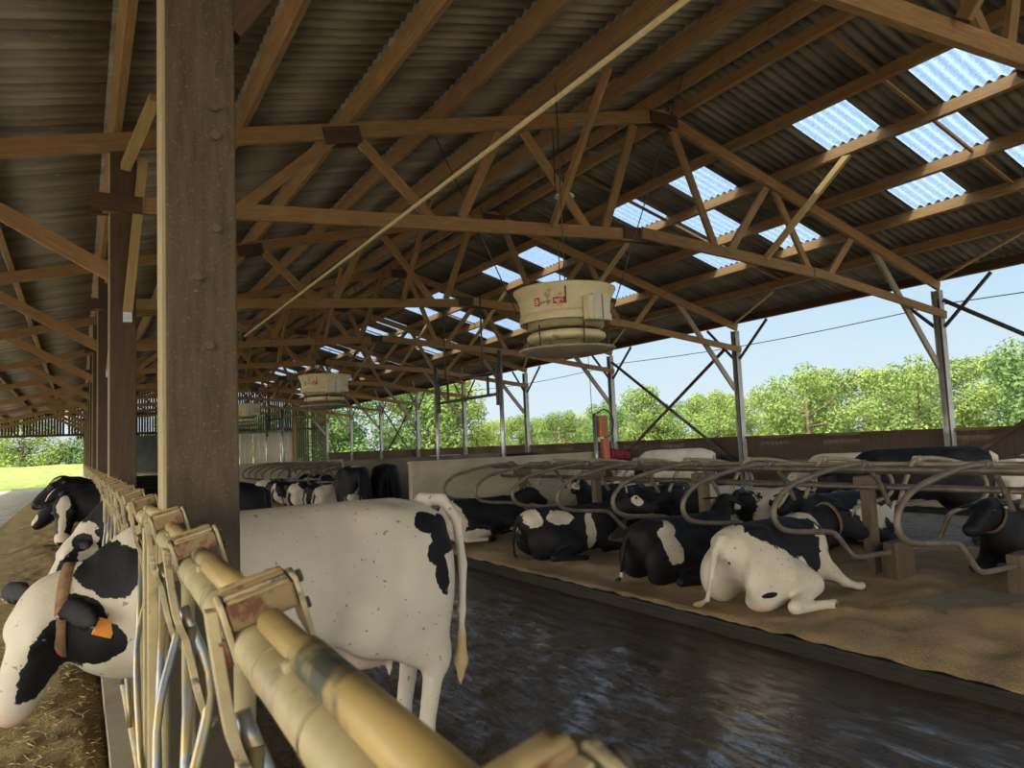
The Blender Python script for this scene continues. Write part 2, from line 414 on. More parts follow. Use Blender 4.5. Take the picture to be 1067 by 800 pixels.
# trusses
BC = [(.30, 4.57), (3.8, 4.87), (6.2, 5.02), (8.2, 5.11), (10.0, 5.05), (12.7, 4.80), (15.0, 4.50), (17.05, 4.21)]
def bcz(x):
    for (a, za), (b, zb) in zip(BC[:-1], BC[1:]):
        if a <= x <= b: return za+(zb-za)*(x-a)/(b-a)
def make_truss():
    t = thing('roof_truss', '', 'roof truss', (0, 0, 0), 'timber roof trusses')
    MB().bar((-6.6, 0, ZL(-6.6)), (RX+.05, 0, ZL(RX+.05)), .075, .20).build('rafter', 'timber', t)
    MB().bar((RX-.05, 0, ZR(RX-.05)), (17.03, 0, ZR(17.03)), .075, .20).build('rafter', 'timber', t)
    MB().bar((.2, 0, BC[0][1]), (8.2, 0, BC[3][1]), .075, .19).build('bottom_chord', 'timber', t)
    m = MB().bar((8.0, -.08, 5.11), (12.7, -.08, 4.80), .07, .19); m.bar((12.4, -.10, 4.83), (17.0, -.12, 4.22), .06, .17); m.build('bottom_chord', 'timber', t)
    webs = [((2.84, 5.81), (1.69, 4.74)), ((3.25, 5.85), (4.25, 4.92)), ((4.72, 5.0), (5.43, 6.4)), ((5.86, 6.5), (7.0, 5.1)), ((7.36, 5.16), (8.1, 7.05)),
            ((9.01, 7.12), (9.88, 5.10)), ((10.25, 5.06), (11.4, 6.46)), ((11.62, 6.40), (12.54, 4.84)), ((13.05, 4.78), (13.96, 5.72))]
    for (xa, za), (xb, zb) in webs:
        MB().bar((xa, .07, za), (xb, .07, zb), .06, .14).build('web', 'timber', t)
    MB().bar((14.70, .07, 5.58), (16.86, .07, 3.05), .06, .15).build('knee_brace', 'timber_grey', t)
    MB().bar((.30, .07, 3.80), (-1.55, .07, ZL(-1.55)), .06, .17).build('knee_brace', 'timber', t)
    MB().bar((1.75, .0, 4.7), (.55, 0, 3.75), .06, .17) if False else None
    # gusset plates with bolts
    def plate(x, z, w, h, a=0):
        m = MB(); rot = Matrix.Rotation(a, 3, 'Y')
        m.box((x, -.055, z), (w, .03, h), rot); m.box((x, .125, z), (w, .03, h), rot)
        for i in range(3):
            for j in (-1, 1):
                q = rot @ Vector(((i-1)*w*.3, 0, j*h*.25)); m.tube([(x+q.x, -.085, z+q.z), (x+q.x, -.055, z+q.z)], .014, 8)
        m.build('gusset_plate', 'timber_dark', t)
    plate(RX, 7.22, .62, .2, 0); plate(8.15, 5.10, 1.0, .21, 0); plate(11.45, 4.93, .7, .22, .12); plate(.35, 4.58, .5, .2, 0); plate(2.95, 5.86, .5, .22, -.236)
    # strut out of the truss plane, from the bottom chord up to a purlin toward the camera
    MB().bar((6.2, -.12, 5.02), (6.3, -1.5, ZL(6.3)+.15), .07, .12, (1, 0, 0)).build('stay', 'timber', t)
    MB().bar((11.0, -.12, 4.96), (11.68, -1.5, ZR(11.68)+.13), .07, .11, (1, 0, 0)).build('stay', 'timber_pale', t)
    return t
truss = make_truss()
for i, y in enumerate(YS):
    n = i-1
    lab = 'timber roof truss nearest the camera, behind it and outside the frame' if i == 0 else f'brown timber roof truss with zigzag webs, {ORD[n]} from the camera'
    o = truss if i == 0 else copy_tree(truss)
    o.location = (0, y, 0); o['label'] = lab

# ------------------------------------------------------------------ left timber posts
def make_post(x0, x1, d, top):
    t = thing('timber_post', '', 'post', (0, 0, 0), 'timber posts along the feed fence')
    m = MB(); m.box(((x0+x1)/2, 0, top/2), (x1-x0, d, top)); o = m.build('shaft', 'post', t); bevel(o, .008)
    return t
for i, y in enumerate(YS):
    t = thing('timber_post', f'tall square timber post on the feed fence line, {ORD[max(i-1,0)]} from the camera' if i else 'timber post on the feed fence line behind the camera', 'post', (.412, y+.12, 0), 'timber posts along the feed fence')
    if i == 1: t['label'] = 'big dirty timber post in the foreground beside the white cow'
    w = .13
    bevel(MB().box((0, 0, 2.62), (2*w, .22, 5.22)).build('shaft', 'post' if i == 1 else 'post_brown', t), .008)
    MB().box((-w-.006, 0, 2.62), (.012, .20, 5.2)).build('edge_board', 'post_edge', t)
    # long bracing up to the purlin, towards the camera
    if i != 1: MB().bar((.04, -.17, 3.36), (.20, -.16, 5.15), .10, .035, (1, 0, 0)).build('purlin_brace', 'timber_pale', t)
    MB().bar((.02, -.14, 5.02), (.24, -1.15, 5.43), .10, .10, (1, 0, 0)).build('purlin_brace', 'timber_pale', t)
    if i != 1: MB().box((.04, -.14, 3.33), (.09, .05, .17)).build('bracket', 'galv', t)
    if i == 1:
        for z, dx in ((2.15, .02), (2.42, -.02), (2.62, .05), (3.0, .05), (3.12, .05)):
            b = MB().tube([(dx, -.135, z), (dx, -.11, z)], .016, 10); b.box((dx, -.112, z), (.042, .006, .042), Matrix.Rotation(.6, 3, 'Y')); b.build('bolt', 'stump', t)
    if i == 1: MB().bar((.10, -.06, 3.50), (.9, -.06, 4.72), .08, .14).build('knee_brace', 'timber_dark', t)

# left eave posts (beyond the feed alley)
for i, y in enumerate(YS):
    bevel(MB().box((-6.4, y, 1.83), (.2, .2, 3.66)).build('eaves_post', 'timber_dark', None, label=f'dark timber post at the left eaves of the feed alley, {ORD[i]} along', cat='post', group='left eaves posts'), .006)

# ------------------------------------------------------------------ right side columns, wall, braces
XR = 16.93
wall = MB()
yy = -3.0
while yy < 57:
    w = .14+.03*R.random(); wall.box((XR+.12, yy+w/2, .82), (.025, w-.008, 1.5)); yy += w
wall.box((XR+.16, 27, .35), (.1, 60.4, .7))
wall.build('wall_right', 'board', None, kind='structure')
MB().box((XR+.10, 27, 1.60), (.16, 60.4, .07)).build('trim_1', 'timber_dark', None, kind='structure')
for i, y in enumerate(YS):
    t = thing('grey_column', f'grey column on the open right side of the barn, {ORD[max(i-2,0)]} in view from the right' if i > 1 else f'grey column on the right side outside the frame, {["behind the camera","beside the first bay"][i]}', 'column', (XR, y, 0), 'grey side columns')
    m = MB(); m.box((0, -.085, 2.4), (.17, .014, 4.8)); m.box((0, .085, 2.4), (.17, .014, 4.8)); m.box((0, 0, 2.4), (.012, .16, 4.8))
    m.build('shaft', 'steel_post', t)
    MB().box((.055, -.02, 2.35), (.05, .15, 4.69)).build('face_board', 'steel_post', t)
    MB().box((-.055, -.06, 2.5), (.05, .05, 4.2)).build('shade_strip', 'timber_dark', t)  # dark strip standing in for the shadow in the column's left recess
    for s in (-1, 1):
        MB().bar((.02, s*.1, 3.95), (.06, s*1.15, 4.98), .05, .07, (1, 0, 0)).build('eaves_strut', 'dark_steel', t)
def brace(y0, z0, y1, z1, lab, mat='dark_steel', x=XR-.04):
    MB().bar((x, y0, z0), (x, y1, z1), .05, .09, (1, 0, 0)).build('diagonal_brace', mat, None, label=lab, cat='brace', group='wind braces of the right side')
for (a, b, nm) in ((3, 9, 'at the right edge of the frame'), (15, 21, 'between the second and third columns in view'), (39, 45, 'far down the barn before the gable')):
    brace(b-.15, 4.55, a+.15, .8, f'dark diagonal brace rising away from the camera, {nm}')
    brace(a+.15, 4.4, b-.15, .8, f'dark diagonal brace falling away from the camera, {nm}', 'timber_dark', XR-.12)
MB().tube([(XR+.55, y, 4.55-.15*sin(pi*((y+3) % 12)/12)) for y in np.arange(-3, 57.1, 1.5)], .012, 6).build('overhead_cable', 'cable', None, label='thin black cable strung under the right eaves against the sky', cat='cable')

# ------------------------------------------------------------------ far gable
g = MB(); yb = 57.6
x = -6.8
while x < 17:
    w = .17; z0 = 3.55 if x < -.3 else 1.3
    top = rafz(x+w/2)+.3
    if x < -.3: z0 = min(3.62, top-.2)
    if x >= -.3 and x < 4.3: z0 = 3.3
    if x > 14.5: z0 = .1
    if 4.3 <= x <= 14.5: z0 = 3.3
    if top-z0 > .1 and R.random() > .06: g.box((x+w/2, yb, (z0+top)/2), (w*(.74+.16*R.random()), .03, top-z0))
    x += w
for z in (3.6, 5.0): g.box((5, yb+.05, z), (23 if z < 4 else 14, .08, .16))
g.build('wall_back', 'board', None, kind='structure')
p = MB()
for i in range(7):
    x0 = 7.3+i*1.02
    n = 24; b = len(p.v)
    for j in range(n+1):
        xx = x0+.98*j/n; d = .02*sin(j*pi/2)
        p.v.append(Vector((xx, yb-.1+d, .2))); p.v.append(Vector((xx, yb-.1+d, 3.35)))
    for j in range(n): p.quad((b+2*j, b+2*j+2, b+2*j+3, b+2*j+1), None, True)
q = MB(); q.box((3.75, yb-.1, 1.75), (7.0, .04, 3.3))
for i in range(6): q.box((.9+i*1.2, yb-.14, 1.75), (.06, .06, 3.3))
q.box((3.75, yb-.14, 3.38), (7.0, .08, .08)); q.box((3.75, yb-.14, 1.9), (7.0, .05, .05))
q.build('wall_back_panels', 'dark_panel', None, kind='structure')
o = p.build('wall_back_lower', 'panel', None, kind='structure'); m = o.modifiers.new('thick', 'SOLIDIFY'); m.thickness = .006
bevel(MB().box((14.45, yb-.22, 2.4), (.28, .2, 5.2)).build('gable_post', 'timber', None, label='orange-brown timber post in the middle of the far gable', cat='post'), .01)

# ------------------------------------------------------------------ ground
def plane(name, x0, x1, y0, y1, z, mat, nx=1, ny=1, fn=None, kind='structure', th=None, **kw):
    mb = MB()
    for j in range(ny+1):
        for i in range(nx+1):
            x = x0+(x1-x0)*i/nx; y = y0+(y1-y0)*j/ny
            mb.v.append(Vector((x, y, z+(fn(x, y) if fn else 0))))
    for j in range(ny):
        for i in range(nx):
            a = j*(nx+1)+i; mb.quad((a, a+1, a+nx+2, a+nx+1), None, fn is not None)
    return mb.build(name, mat, None, kind=kind, **kw)
from mathutils import noise as MN
def nz(x, y, s, o=0): return MN.noise(Vector((x*s, y*s, o)))
plane('floor', .35, 4.84, -3, 57, 0, 'wet_floor', 90, 700, lambda x, y: .012*nz(x, y, 2)+.010*nz(x*2.2, y*.5, 3, 4)+.006*nz(x, y, 9, 2) if y < 16 else 0)
plane('floor_passage', 4.84, 16.9, -3, 57, 0, 'passage')
plane('floor_feed_alley', -7, .35, -3, 60, -.004, 'alley')
plane('ground', -300, 400, -200, 400, -.06, 'grass')
plane('ground_field', -80, 30, 60, 230, .0, 'crop', 110, 140, lambda x, y: min(1, (y-60)/5)*(.5+.25*nz(x, y, .5)+.3*nz(x, y, .12, 3))+.006*(y-60))
# beds
def bed(x0, x1, y0, y1, name, mound=False):
    def fn(x, y):
        e = min(x-x0, x1-x); k = min(1, max(0, e/.25))
        h = .07*nz(x, y, .9, 7)+.04*nz(x, y, 2.6, 2)+.012*nz(x, y, 9, 5)
        if mound: h += .17*math.exp(-((y-2.1)/.8)**2)*math.exp(-((x-6.3)/1.1)**2)+.09*abs(nz(x, y, 1.5, 9))*(y < 4.2)
        return max(h, -.025)*k+.008*nz(x, y, 14)
    ny = int((y1-y0)*14); nx = int((x1-x0)*16)
    plane(name, x0-.055, x1+.055, y0, y1, .142, 'bedding', nx, ny, lambda x, y: fn(x, y)-.03*max(0, (x0+.02-x)/.075)*(.6+nz(x*2, y, 5, 3)))
    m = MB().box(((x0+x1)/2, (y0+y1)/2, .04), (x1-x0+.16, y1-y0+.1, .08)); m.box((x0-.03, (y0+y1)/2, .05), (.08, y1-y0, .125))
    m.box((x1+.03, (y0+y1)/2, .05), (.08, y1-y0, .125)); m.build('trim_'+{'floor_bed': '2', 'floor_bed_far': '3', 'floor_bed_wall': '4'}[name], 'kerb', None, kind='structure')
bed(4.84, 9.80, -2.5, 12.4, 'floor_bed', True)
bed(4.84, 9.80, 17.1, 31, 'floor_bed_far')
bed(14.4, 16.8, -2.5, 55, 'floor_bed_wall')
# block walls
def cwall(n, x0, x1, y, h, mat='concrete'):
    m = MB(); m.box(((x0+x1)/2, y, h/2), (x1-x0, .16, h)); m.box(((x0+x1)/2, y, h+.02), (x1-x0+.04, .2, .05))
    bevel(m.build(f'wall_{n}', mat, None, kind='structure'), .01)
cwall('stall_end', 5.26, 9.70, 12.55, 1.42); cwall('passage', 5.40, 9.7, 17.0, 1.44, 'concrete_shaded'); cwall('far_stall_end', 5.3, 9.9, 31.2, 1.32)
plane('floor_bare_slab', 6.0, 7.15, 2.75, 3.75, .196, 'mat', 8, 8, lambda x, y: .004*nz(x, y, 5))

# ------------------------------------------------------------------ feed
def feed_h(x, y):
    e = min(1, max(0, (.16-x)/.12)); k = min(1, max(0, (x+1.15+.25*nz(0, y, .6, 3)+.03*(y-6))/1.0))
    return e*k*(.10+.07*nz(x, y, 1.6, 1)+.04*nz(x, y, 4.5, 2)+.02*nz(x, y, 14, 3)) - .01*(1-k)
plane('feed_strip', -1.9, .2, -1.5, 45, .008, 'feed', 70, 900, feed_h, kind='stuff', label='strip of chopped silage feed lying along the headlock fence', cat='feed')
b = MB()
for i in range(9000):
    y = 1.2+10*R.random()**1.6; x = .14-1.65*R.random()
    z = feed_h(x, y)+.012
    if z < .03 and R.random() < .75: continue
    a = R.random()*2*pi; l = .012+.03*R.random(); w = .0025+.003*R.random(); u = Vector((cos(a), sin(a), R.uniform(-.35, .5)))*l; s = Vector((-sin(a), cos(a), 0))*w
    c = Vector((x, y, z)); k = len(b.v); b.v += [c-u-s, c+u-s*.6, c+u+s*.6, c-u+s]; b.v += [c-u*.2+Vector((0, 0, w))]
    b.quad((k, k+1, k+4)); b.quad((k+1, k+2, k+4)); b.quad((k+2, k+3, k+4)); b.quad((k+3, k, k+4))
b.build('straw_bits', 'feed_bits', None, kind='stuff', label='loose chopped stalks scattered over the silage feed', cat='straw')
MB().box((.22, 27, .07), (.14, 60, .16)).build('trim_5', 'concrete', None, kind='structure')
# ------------------------------------------------------------------ cows: one smooth surface each, meshed from blended volumes
class Vol:
    def __init__(s, lo, hi, h):
        s.lo = np.array(lo, np.float32); s.h = h; s.n = [int((b-a)/h)+2 for a, b in zip(lo, hi)]
        s.F = np.full(s.n, 9., np.float32)
        s.ax = [s.lo[i]+np.arange(s.n[i], dtype=np.float32)*h for i in range(3)]
    def add(s, fn, lo, hi, k=.05, pad=.09):
        sl = []
        for i in range(3):
            a = max(0, int((lo[i]-pad-s.lo[i])/s.h)); b = min(s.n[i], int((hi[i]+pad-s.lo[i])/s.h)+2)
            if b <= a: return
            sl.append(slice(a, b))
        X, Y, Z = np.meshgrid(*[s.ax[i][sl[i]] for i in range(3)], indexing='ij')
        d = fn(X, Y, Z); f = s.F[tuple(sl)]
        hh = np.maximum(k-np.abs(f-d), 0)/k
        s.F[tuple(sl)] = np.minimum(f, d)-hh*hh*k*.25
    def cone(s, a, b, ra, rb, k=.05, sq=1.0, sqv=None):
        """tapered capsule; squash across direction sqv by factor sq (<1 is thinner)"""
        a = np.array(a, float); b = np.array(b, float); ba = b-a; L2 = ba@ba
        q = None if sqv is None else np.array(sqv, float)/np.linalg.norm(sqv)
        def fn(X, Y, Z):
            px, py, pz = X-a[0], Y-a[1], Z-a[2]
            t = np.clip((px*ba[0]+py*ba[1]+pz*ba[2])/L2, 0, 1)
            dx, dy, dz = px-t*ba[0], py-t*ba[1], pz-t*ba[2]
            if q is not None:
                c = (dx*q[0]+dy*q[1]+dz*q[2])*(1/sq-1); dx = dx+c*q[0]; dy = dy+c*q[1]; dz = dz+c*q[2]
            return (np.sqrt(dx*dx+dy*dy+dz*dz)-(ra+(rb-ra)*t))*(1 if q is None else min(1, .5+.5*sq))
        r = max(ra, rb); s.add(fn, np.minimum(a, b)-r, np.maximum(a, b)+r, k)
    def ell(s, c, r, k=.05, R=None):
        c = np.array(c, float); r = np.array(r, float); R = np.eye(3) if R is None else np.array(R)
        def fn(X, Y, Z):
            p = [X-c[0], Y-c[1], Z-c[2]]
            q = [(p[0]*R[0][i]+p[1]*R[1][i]+p[2]*R[2][i])/r[i] for i in range(3)]
            n = np.sqrt(q[0]**2+q[1]**2+q[2]**2); g = np.sqrt((q[0]/r[0])**2+(q[1]/r[1])**2+(q[2]/r[2])**2)+1e-6
            return n*(n-1)/g
        e = np.abs(R)@r; s.add(fn, c-e, c+e, k)
    def surface(s):
        F = s.F; h = s.h; S = F < 0
        nx, ny, nz_ = s.n; c = np.zeros((nx-1, ny-1, nz_-1), np.int8)
        for i in (0, 1):
            for j in (0, 1):
                for k in (0, 1): c += S[i:nx-1+i, j:ny-1+j, k:nz_-1+k]
        act = (c > 0) & (c < 8); idx = -np.ones(act.shape, np.int32); ijk = np.argwhere(act); idx[act] = np.arange(len(ijk))
        acc = np.zeros((len(ijk), 3)); cnt = np.zeros(len(ijk)); I, J, K = ijk.T
        cor = [(i, j, k) for i in (0, 1) for j in (0, 1) for k in (0, 1)]
        for a in cor:
            for ax in range(3):
                if a[ax]: continue
                b = list(a); b[ax] = 1
                fa = F[I+a[0], J+a[1], K+a[2]]; fb = F[I+b[0], J+b[1], K+b[2]]; m = (fa < 0) != (fb < 0)
                t = np.where(m, fa/np.where(m, fa-fb, 1), 0)
                p = np.tile(np.array(a, float), (len(ijk), 1)); p[:, ax] += t
                acc[m] += p[m]; cnt[m] += 1
        V = (acc/cnt[:, None]+ijk)*h+s.lo
        Q = []
        for ax in range(3):
            u, v = [(1, 2), (2, 0), (0, 1)][ax]
            A = S; sl0 = [slice(None)]*3; sl1 = [slice(None)]*3; sl0[ax] = slice(0, -1); sl1[ax] = slice(1, None)
            a, b = S[tuple(sl0)], S[tuple(sl1)]
            e = np.argwhere(a != b); e = e[(e[:, u] > 0) & (e[:, v] > 0) & (e[:, u] < s.n[u]-1) & (e[:, v] < s.n[v]-1)]
            ins = a[tuple(e.T)]
            def cell(du, dv):
                q = e.copy(); q[:, u] -= du; q[:, v] -= dv; return idx[tuple(q.T)]
            q = np.stack([cell(1, 1), cell(0, 1), cell(0, 0), cell(1, 0)], 1); q[~ins] = q[~ins][:, ::-1]; Q.append(q)
        return V, np.concatenate(Q)

SEC = np.array([  # x, centre z, half height, half width of the standing trunk
    (-.90, 1.16, .06, .05), (-.85, 1.17, .14, .11), (-.76, 1.13, .24, .20), (-.60, 1.095, .31, .25), (-.42, 1.055, .35, .27), (-.15, 1.02, .385, .315),
    (.15, .995, .405, .325), (.40, 1.015, .385, .285), (.60, 1.04, .355, .225), (.76, 1.07, .29, .18), (.88, 1.10, .17, .11), (.93, 1.11, .06, .05)])
def trunk(vol, dz, wide, boxy=2.3, sag=0.):
    X0 = SEC[:, 0]
    def fn(X, Y, Z):
        zc = np.interp(X, X0, SEC[:, 1])+dz; hh = np.interp(X, X0, SEC[:, 2]); hw = np.interp(X, X0, SEC[:, 3])*wide
        s = (Z-zc)/hh; w = hw*(1-.16*np.clip(s, -1, 1)+sag*np.clip(-s, 0, 1))
        r = (np.abs(Y/w)**boxy+np.abs(s)**boxy)**(1/boxy)
        d = (r-1)*np.minimum(hh, w)
        return np.maximum(d, np.maximum(X-.93, -.90-X))
    vol.add(fn, (-.9, -.45, .3+dz), (.93, .45, 1.45+dz), .05)

def norm(v): v = np.array(v, float); return v/np.linalg.norm(v)
def head_frame(d, fup=(.5, 0, 1), roll=0):
    d = norm(d); u = np.array(fup, float); u = norm(u-d*(u@d)); y = np.cross(u, d)
    c, s = cos(roll), sin(roll); u, y = u*c+y*s, y*c-u*s
    return np.stack([d, y, u], 1)     # columns: forward, left, forehead
def cow_mesh(name, pose='stand', poll=(1.28, 0, 1.15), hdir=(.6, 0, -.5), hroll=0, patches=(), base='white', vox=.024, legs=None, tail=None, seed=0, udder=True, fup=(.5, 0, 1), ears=.0, hs=1.12, drop=None):
    lying = pose == 'lie'
    dz = -.56 if lying else 0
    lo = (-1.15, -.72 if lying else -.5, -.02); hi = (1.95, .72 if lying else .5, 1.62)
    lo = tuple(min(l, p-.35) if i < 2 else l for i, (l, p) in enumerate(zip(lo, poll)))
    tips = np.array(poll)+norm(hdir)*.62
    lo = [min(a, t-.15) for a, t in zip(lo, tips)]; hi = [max(a, t+.15) for a, t in zip(hi, tips)]
    lo[2] = max(lo[2], -.03)
    v = Vol(lo, hi, vox); mn = max(.0, vox*.55)
    trunk(v, dz, 1.12 if lying else 1.0, sag=.18 if lying else 0)
    for s in (1, -1):
        v.ell((-.46, s*.19, 1.30+dz), (.10, .055, .06), .12)          # hooks
        v.ell((-.82, s*.09, 1.24+dz), (.06, .05, .06), .08)            # pins
        v.ell((.50, s*.20, 1.02+dz), (.20, .09, .30), .10)             # shoulder
    P = np.array
    if not lying:
        L = dict(hip=(-.60, .155, 1.02), stifle=(-.38, .19, .74), hock=(-.75, .17, .46), fet=(-.69, .165, .13), hoof=(-.64, .165, .05),
                 sh=(.62, .165, .98), elb=(.50, .185, .72), knee=(.57, .17, .42), ffet=(.55, .17, .12), fhoof=(.60, .17, .05))
        for s in (1, -1):
            q = dict(L)
            if legs and s in legs: q.update(legs[s])
            m = lambda k: P((q[k][0], s*q[k][1], q[k][2]))
            v.ell(m('hip')+P((-.02, 0, -.06)), (.25, .115, .36), .08)
            v.cone(m('hip')+P((0, 0, -.16)), m('stifle'), .18, .145, .1, .7, (0, 1, 0)); v.cone((-.74, s*.11, 1.05), (-.76, m('hock')[1], .58), .16, .08, .10, .7, (0, 1, 0))
            v.cone(m('stifle')+P((-.06, 0, .03)), m('hock')+P((.01, 0, .06)), .165, .085, .09, .72, (0, 1, 0))
            v.ell(m('hock')+P((-.015, 0, .03)), (.075, .05, .085), .04)
            v.cone(m('hock'), m('fet'), .06, .047, .03, .8, (0, 1, 0)); v.cone(m('fet'), m('hoof')+P((0, 0, .01)), .046, .045, .03)
            v.ell(m('hoof')+P((.015, 0, -.012)), (.068, .048, .042), .02)
            v.cone(m('sh'), m('elb'), .16, .11, .09, .6, (0, 1, 0)); v.cone(m('elb'), m('knee'), .095, .055, .05, .8, (0, 1, 0))
            v.ell(m('knee'), (.052, .05, .07), .03); v.cone(m('knee'), m('ffet'), .046, .04, .03); v.cone(m('ffet'), m('fhoof'), .046, .046, .03)
            v.ell(m('fhoof')+P((.015, 0, -.012)), (.066, .05, .042), .02)
        if udder:
            v.ell((-.42, 0, .64), (.24, .16, .16), .06); v.ell((-.66, 0, .74), (.13, .10, .22), .06)
            for tx in (-.32, -.52):
                for ty in (-.08, .08): v.cone((tx, ty, .52), (tx, ty, .445), .02, .014, .02)
    else:
        for s in (1, -1):
            near = s == (legs or {}).get('side', 1)
            if near:
                v.ell((-.50, s*.29, .33), (.38, .16, .31), .16); v.cone((-.38, s*.35, .32), (-.02, s*.43, .24), .185, .115, .12)
                v.cone((-.03, s*.47, .20), (-.53, s*.57, .10), .10, .062, .06); v.ell((-.56, s*.56, .09), (.07, .05, .06), .03)
                v.cone((-.55, s*.58, .075), (-.14, s*.66, .06), .056, .046, .03); v.ell((-.05, s*.675, .05), (.09, .05, .05), .03)
            else:
                v.ell((-.50, s*.26, .32), (.34, .16, .30), .10); v.cone((-.35, s*.34, .2), (0, s*.36, .12), .15, .08, .06)
            ext = (legs or {}).get('ext')
            if near and ext:
                v.cone((.50, s*.24, .36), (.60, s*.30, .24), .13, .085, .07); v.cone((.58, s*.30, .26), (.74, s*.40, .11), .085, .052, .05)
                v.cone((.74, s*.40, .11), (.90, s*.44, .05), .048, .04, .03); v.ell((.96, s*.45, .045), (.08, .045, .045), .02)
            else:
                v.cone((.48, s*.24, .34), (.56, s*.27, .17), .13, .09, .07); v.cone((.56, s*.27, .17), (.92, s*.24, .10), .085, .06, .05)
                v.cone((.92, s*.24, .10), (.62, s*.20, .06), .055, .05, .04)
        if udder: v.ell((-.64, (legs or {}).get('side', 1)*.24, .12), (.15, .12, .10), .08)
    # neck
    H = head_frame(hdir, fup, hroll); pl = P(poll, float); HS = hs; hw = lambda x, y, z: pl+H@P((x, y, z))*HS
    zb = 1.10+dz-(0 if lying else (drop if drop is not None else float(np.clip((1.25-poll[2])*.8, 0, .16)))); b0 = P((.62, 0, zb+.02)); b1 = P((.80, 0, zb+.02)); hd = hw(.03, 0, -.07)
    mid = b1*.5+hd*.5+P((0, 0, .03)); lat = norm(np.cross(hd-b1+1e-6, (0, 0, 1)))
    v.cone(b0, b1, .27, .235, .08, .72, lat); v.cone(b1, mid, .235, .19, .08, .68, lat); v.cone(mid, hd, .19, .145, .06, .72, lat)
    v.cone(b1+P((-.05, 0, -.14)), mid+P((0, 0, -.09)), .13, .085, .08, .5, lat)        # dewlap side
    # head
    v.ell(hw(.07, 0, -.03), (.165, .125, .125), .05, H)
    v.cone(hw(.10, 0, -.035), hw(.43, 0, -.065), .118, .078, .05); v.cone(hw(.08, 0, -.13), hw(.40, 0, -.115), .098, .058, .06)
    v.ell(hw(.455, 0, -.075), (.08, .09, .076), .03, H)
    for s in (1, -1):
        v.ell(hw(.155, s*.082, .025), (.06, .036, .04), .04, H)
        yv = H[:, 1]*s; er = norm(yv*1.0+P((0, 0, -.25+ears))-H[:, 0]*.10); nrm = norm(np.cross(er, H[:, 0])); th = norm(np.cross(nrm, er))
        v.ell(hw(.01, s*.10, .01)+er*.125, (.125, .06, max(.018, mn)), .025, np.stack([er, th, nrm], 1))
    # tail
    tl = tail or ([(-.86, 0, 1.30), (-.94, 0, 1.24), (-.965, 0, 1.0), (-.955, 0, .72), (-.945, 0, .56)] if not lying else [(-.86, 0, .74), (-.95, .02, .60), (-.98, .06, .36), (-.93, .16, .12), (-.85, .3, .05)])
    tp = [P(p, float) for p in tl]; rs = np.linspace(.038, max(.02, mn), len(tp))
    for i in range(len(tp)-1): v.cone(tp[i], tp[i+1], rs[i], rs[i+1], .02)
    e = norm(tp[-1]-tp[-2]); v.cone(tp[-1]-e*.02, tp[-1]+e*.13, .024, .042, .03); v.cone(tp[-1]+e*.13, tp[-1]+e*.26, .042, .012, .02)
    V, Q = v.surface()
    V[:, 2] = np.maximum(V[:, 2], 0)
    # attributes
    hl = (V-pl)@H/HS
    c = np.full(len(V), -.6 if base == 'white' else .6)
    for p in patches:
        x = hl if p[0] == 'h' else V
        sgn = 1 if p[1] == 'b' else -1
        d = 1-np.sqrt((((x-P(p[2]))/P(p[3]))**2).sum(1))
        d = np.clip(d*.9, -.7, .6)
        c = np.maximum(c, d) if sgn > 0 else np.minimum(c, -d)
    pink = np.zeros(len(V)); tan_ = np.zeros(len(V))
    if udder and not lying:
        for cc, rr in (((-.42, 0, .58), (.26, .2, .17)), ((-.68, 0, .76), (.16, .115, .24))): pink = np.maximum(pink, np.clip(2*(1-np.sqrt((((V-P(cc))/P(rr))**2).sum(1))), 0, .55))
    if udder and lying: pink = np.clip(1.5*(1-np.sqrt((((V-P((-.70, (legs or {}).get('side', 1)*.30, .06)))/P((.16, .14, .09)))**2).sum(1))), 0, .6)
    pink = np.maximum(pink, np.clip((hl[:, 0]-.44)*9, 0, .75)*(np.abs(hl[:, 1]) < .2)*(np.abs(hl[:, 2]+.07) < .15))
    tt = tp[-1]+e*.12; tan_ = np.clip(1.6*(1-np.linalg.norm(V-tt, axis=1)/.24), 0, .8)
    if not lying: tan_ = np.maximum(tan_, np.clip((.16-V[:, 2])*6, 0, .9))
    me = bpy.data.meshes.new(name); me.from_pydata(V.tolist(), [], Q.tolist())
    me.polygons.foreach_set('use_smooth', np.ones(len(Q), bool))
    for n, a in (('coat', c), ('pink', pink), ('tan', tan_)):
        at = me.attributes.new(n, 'FLOAT', 'POINT'); at.data.foreach_set('value', a.astype(np.float32))
    me.update()
    return me, hw, H, (b1, mid, hd)

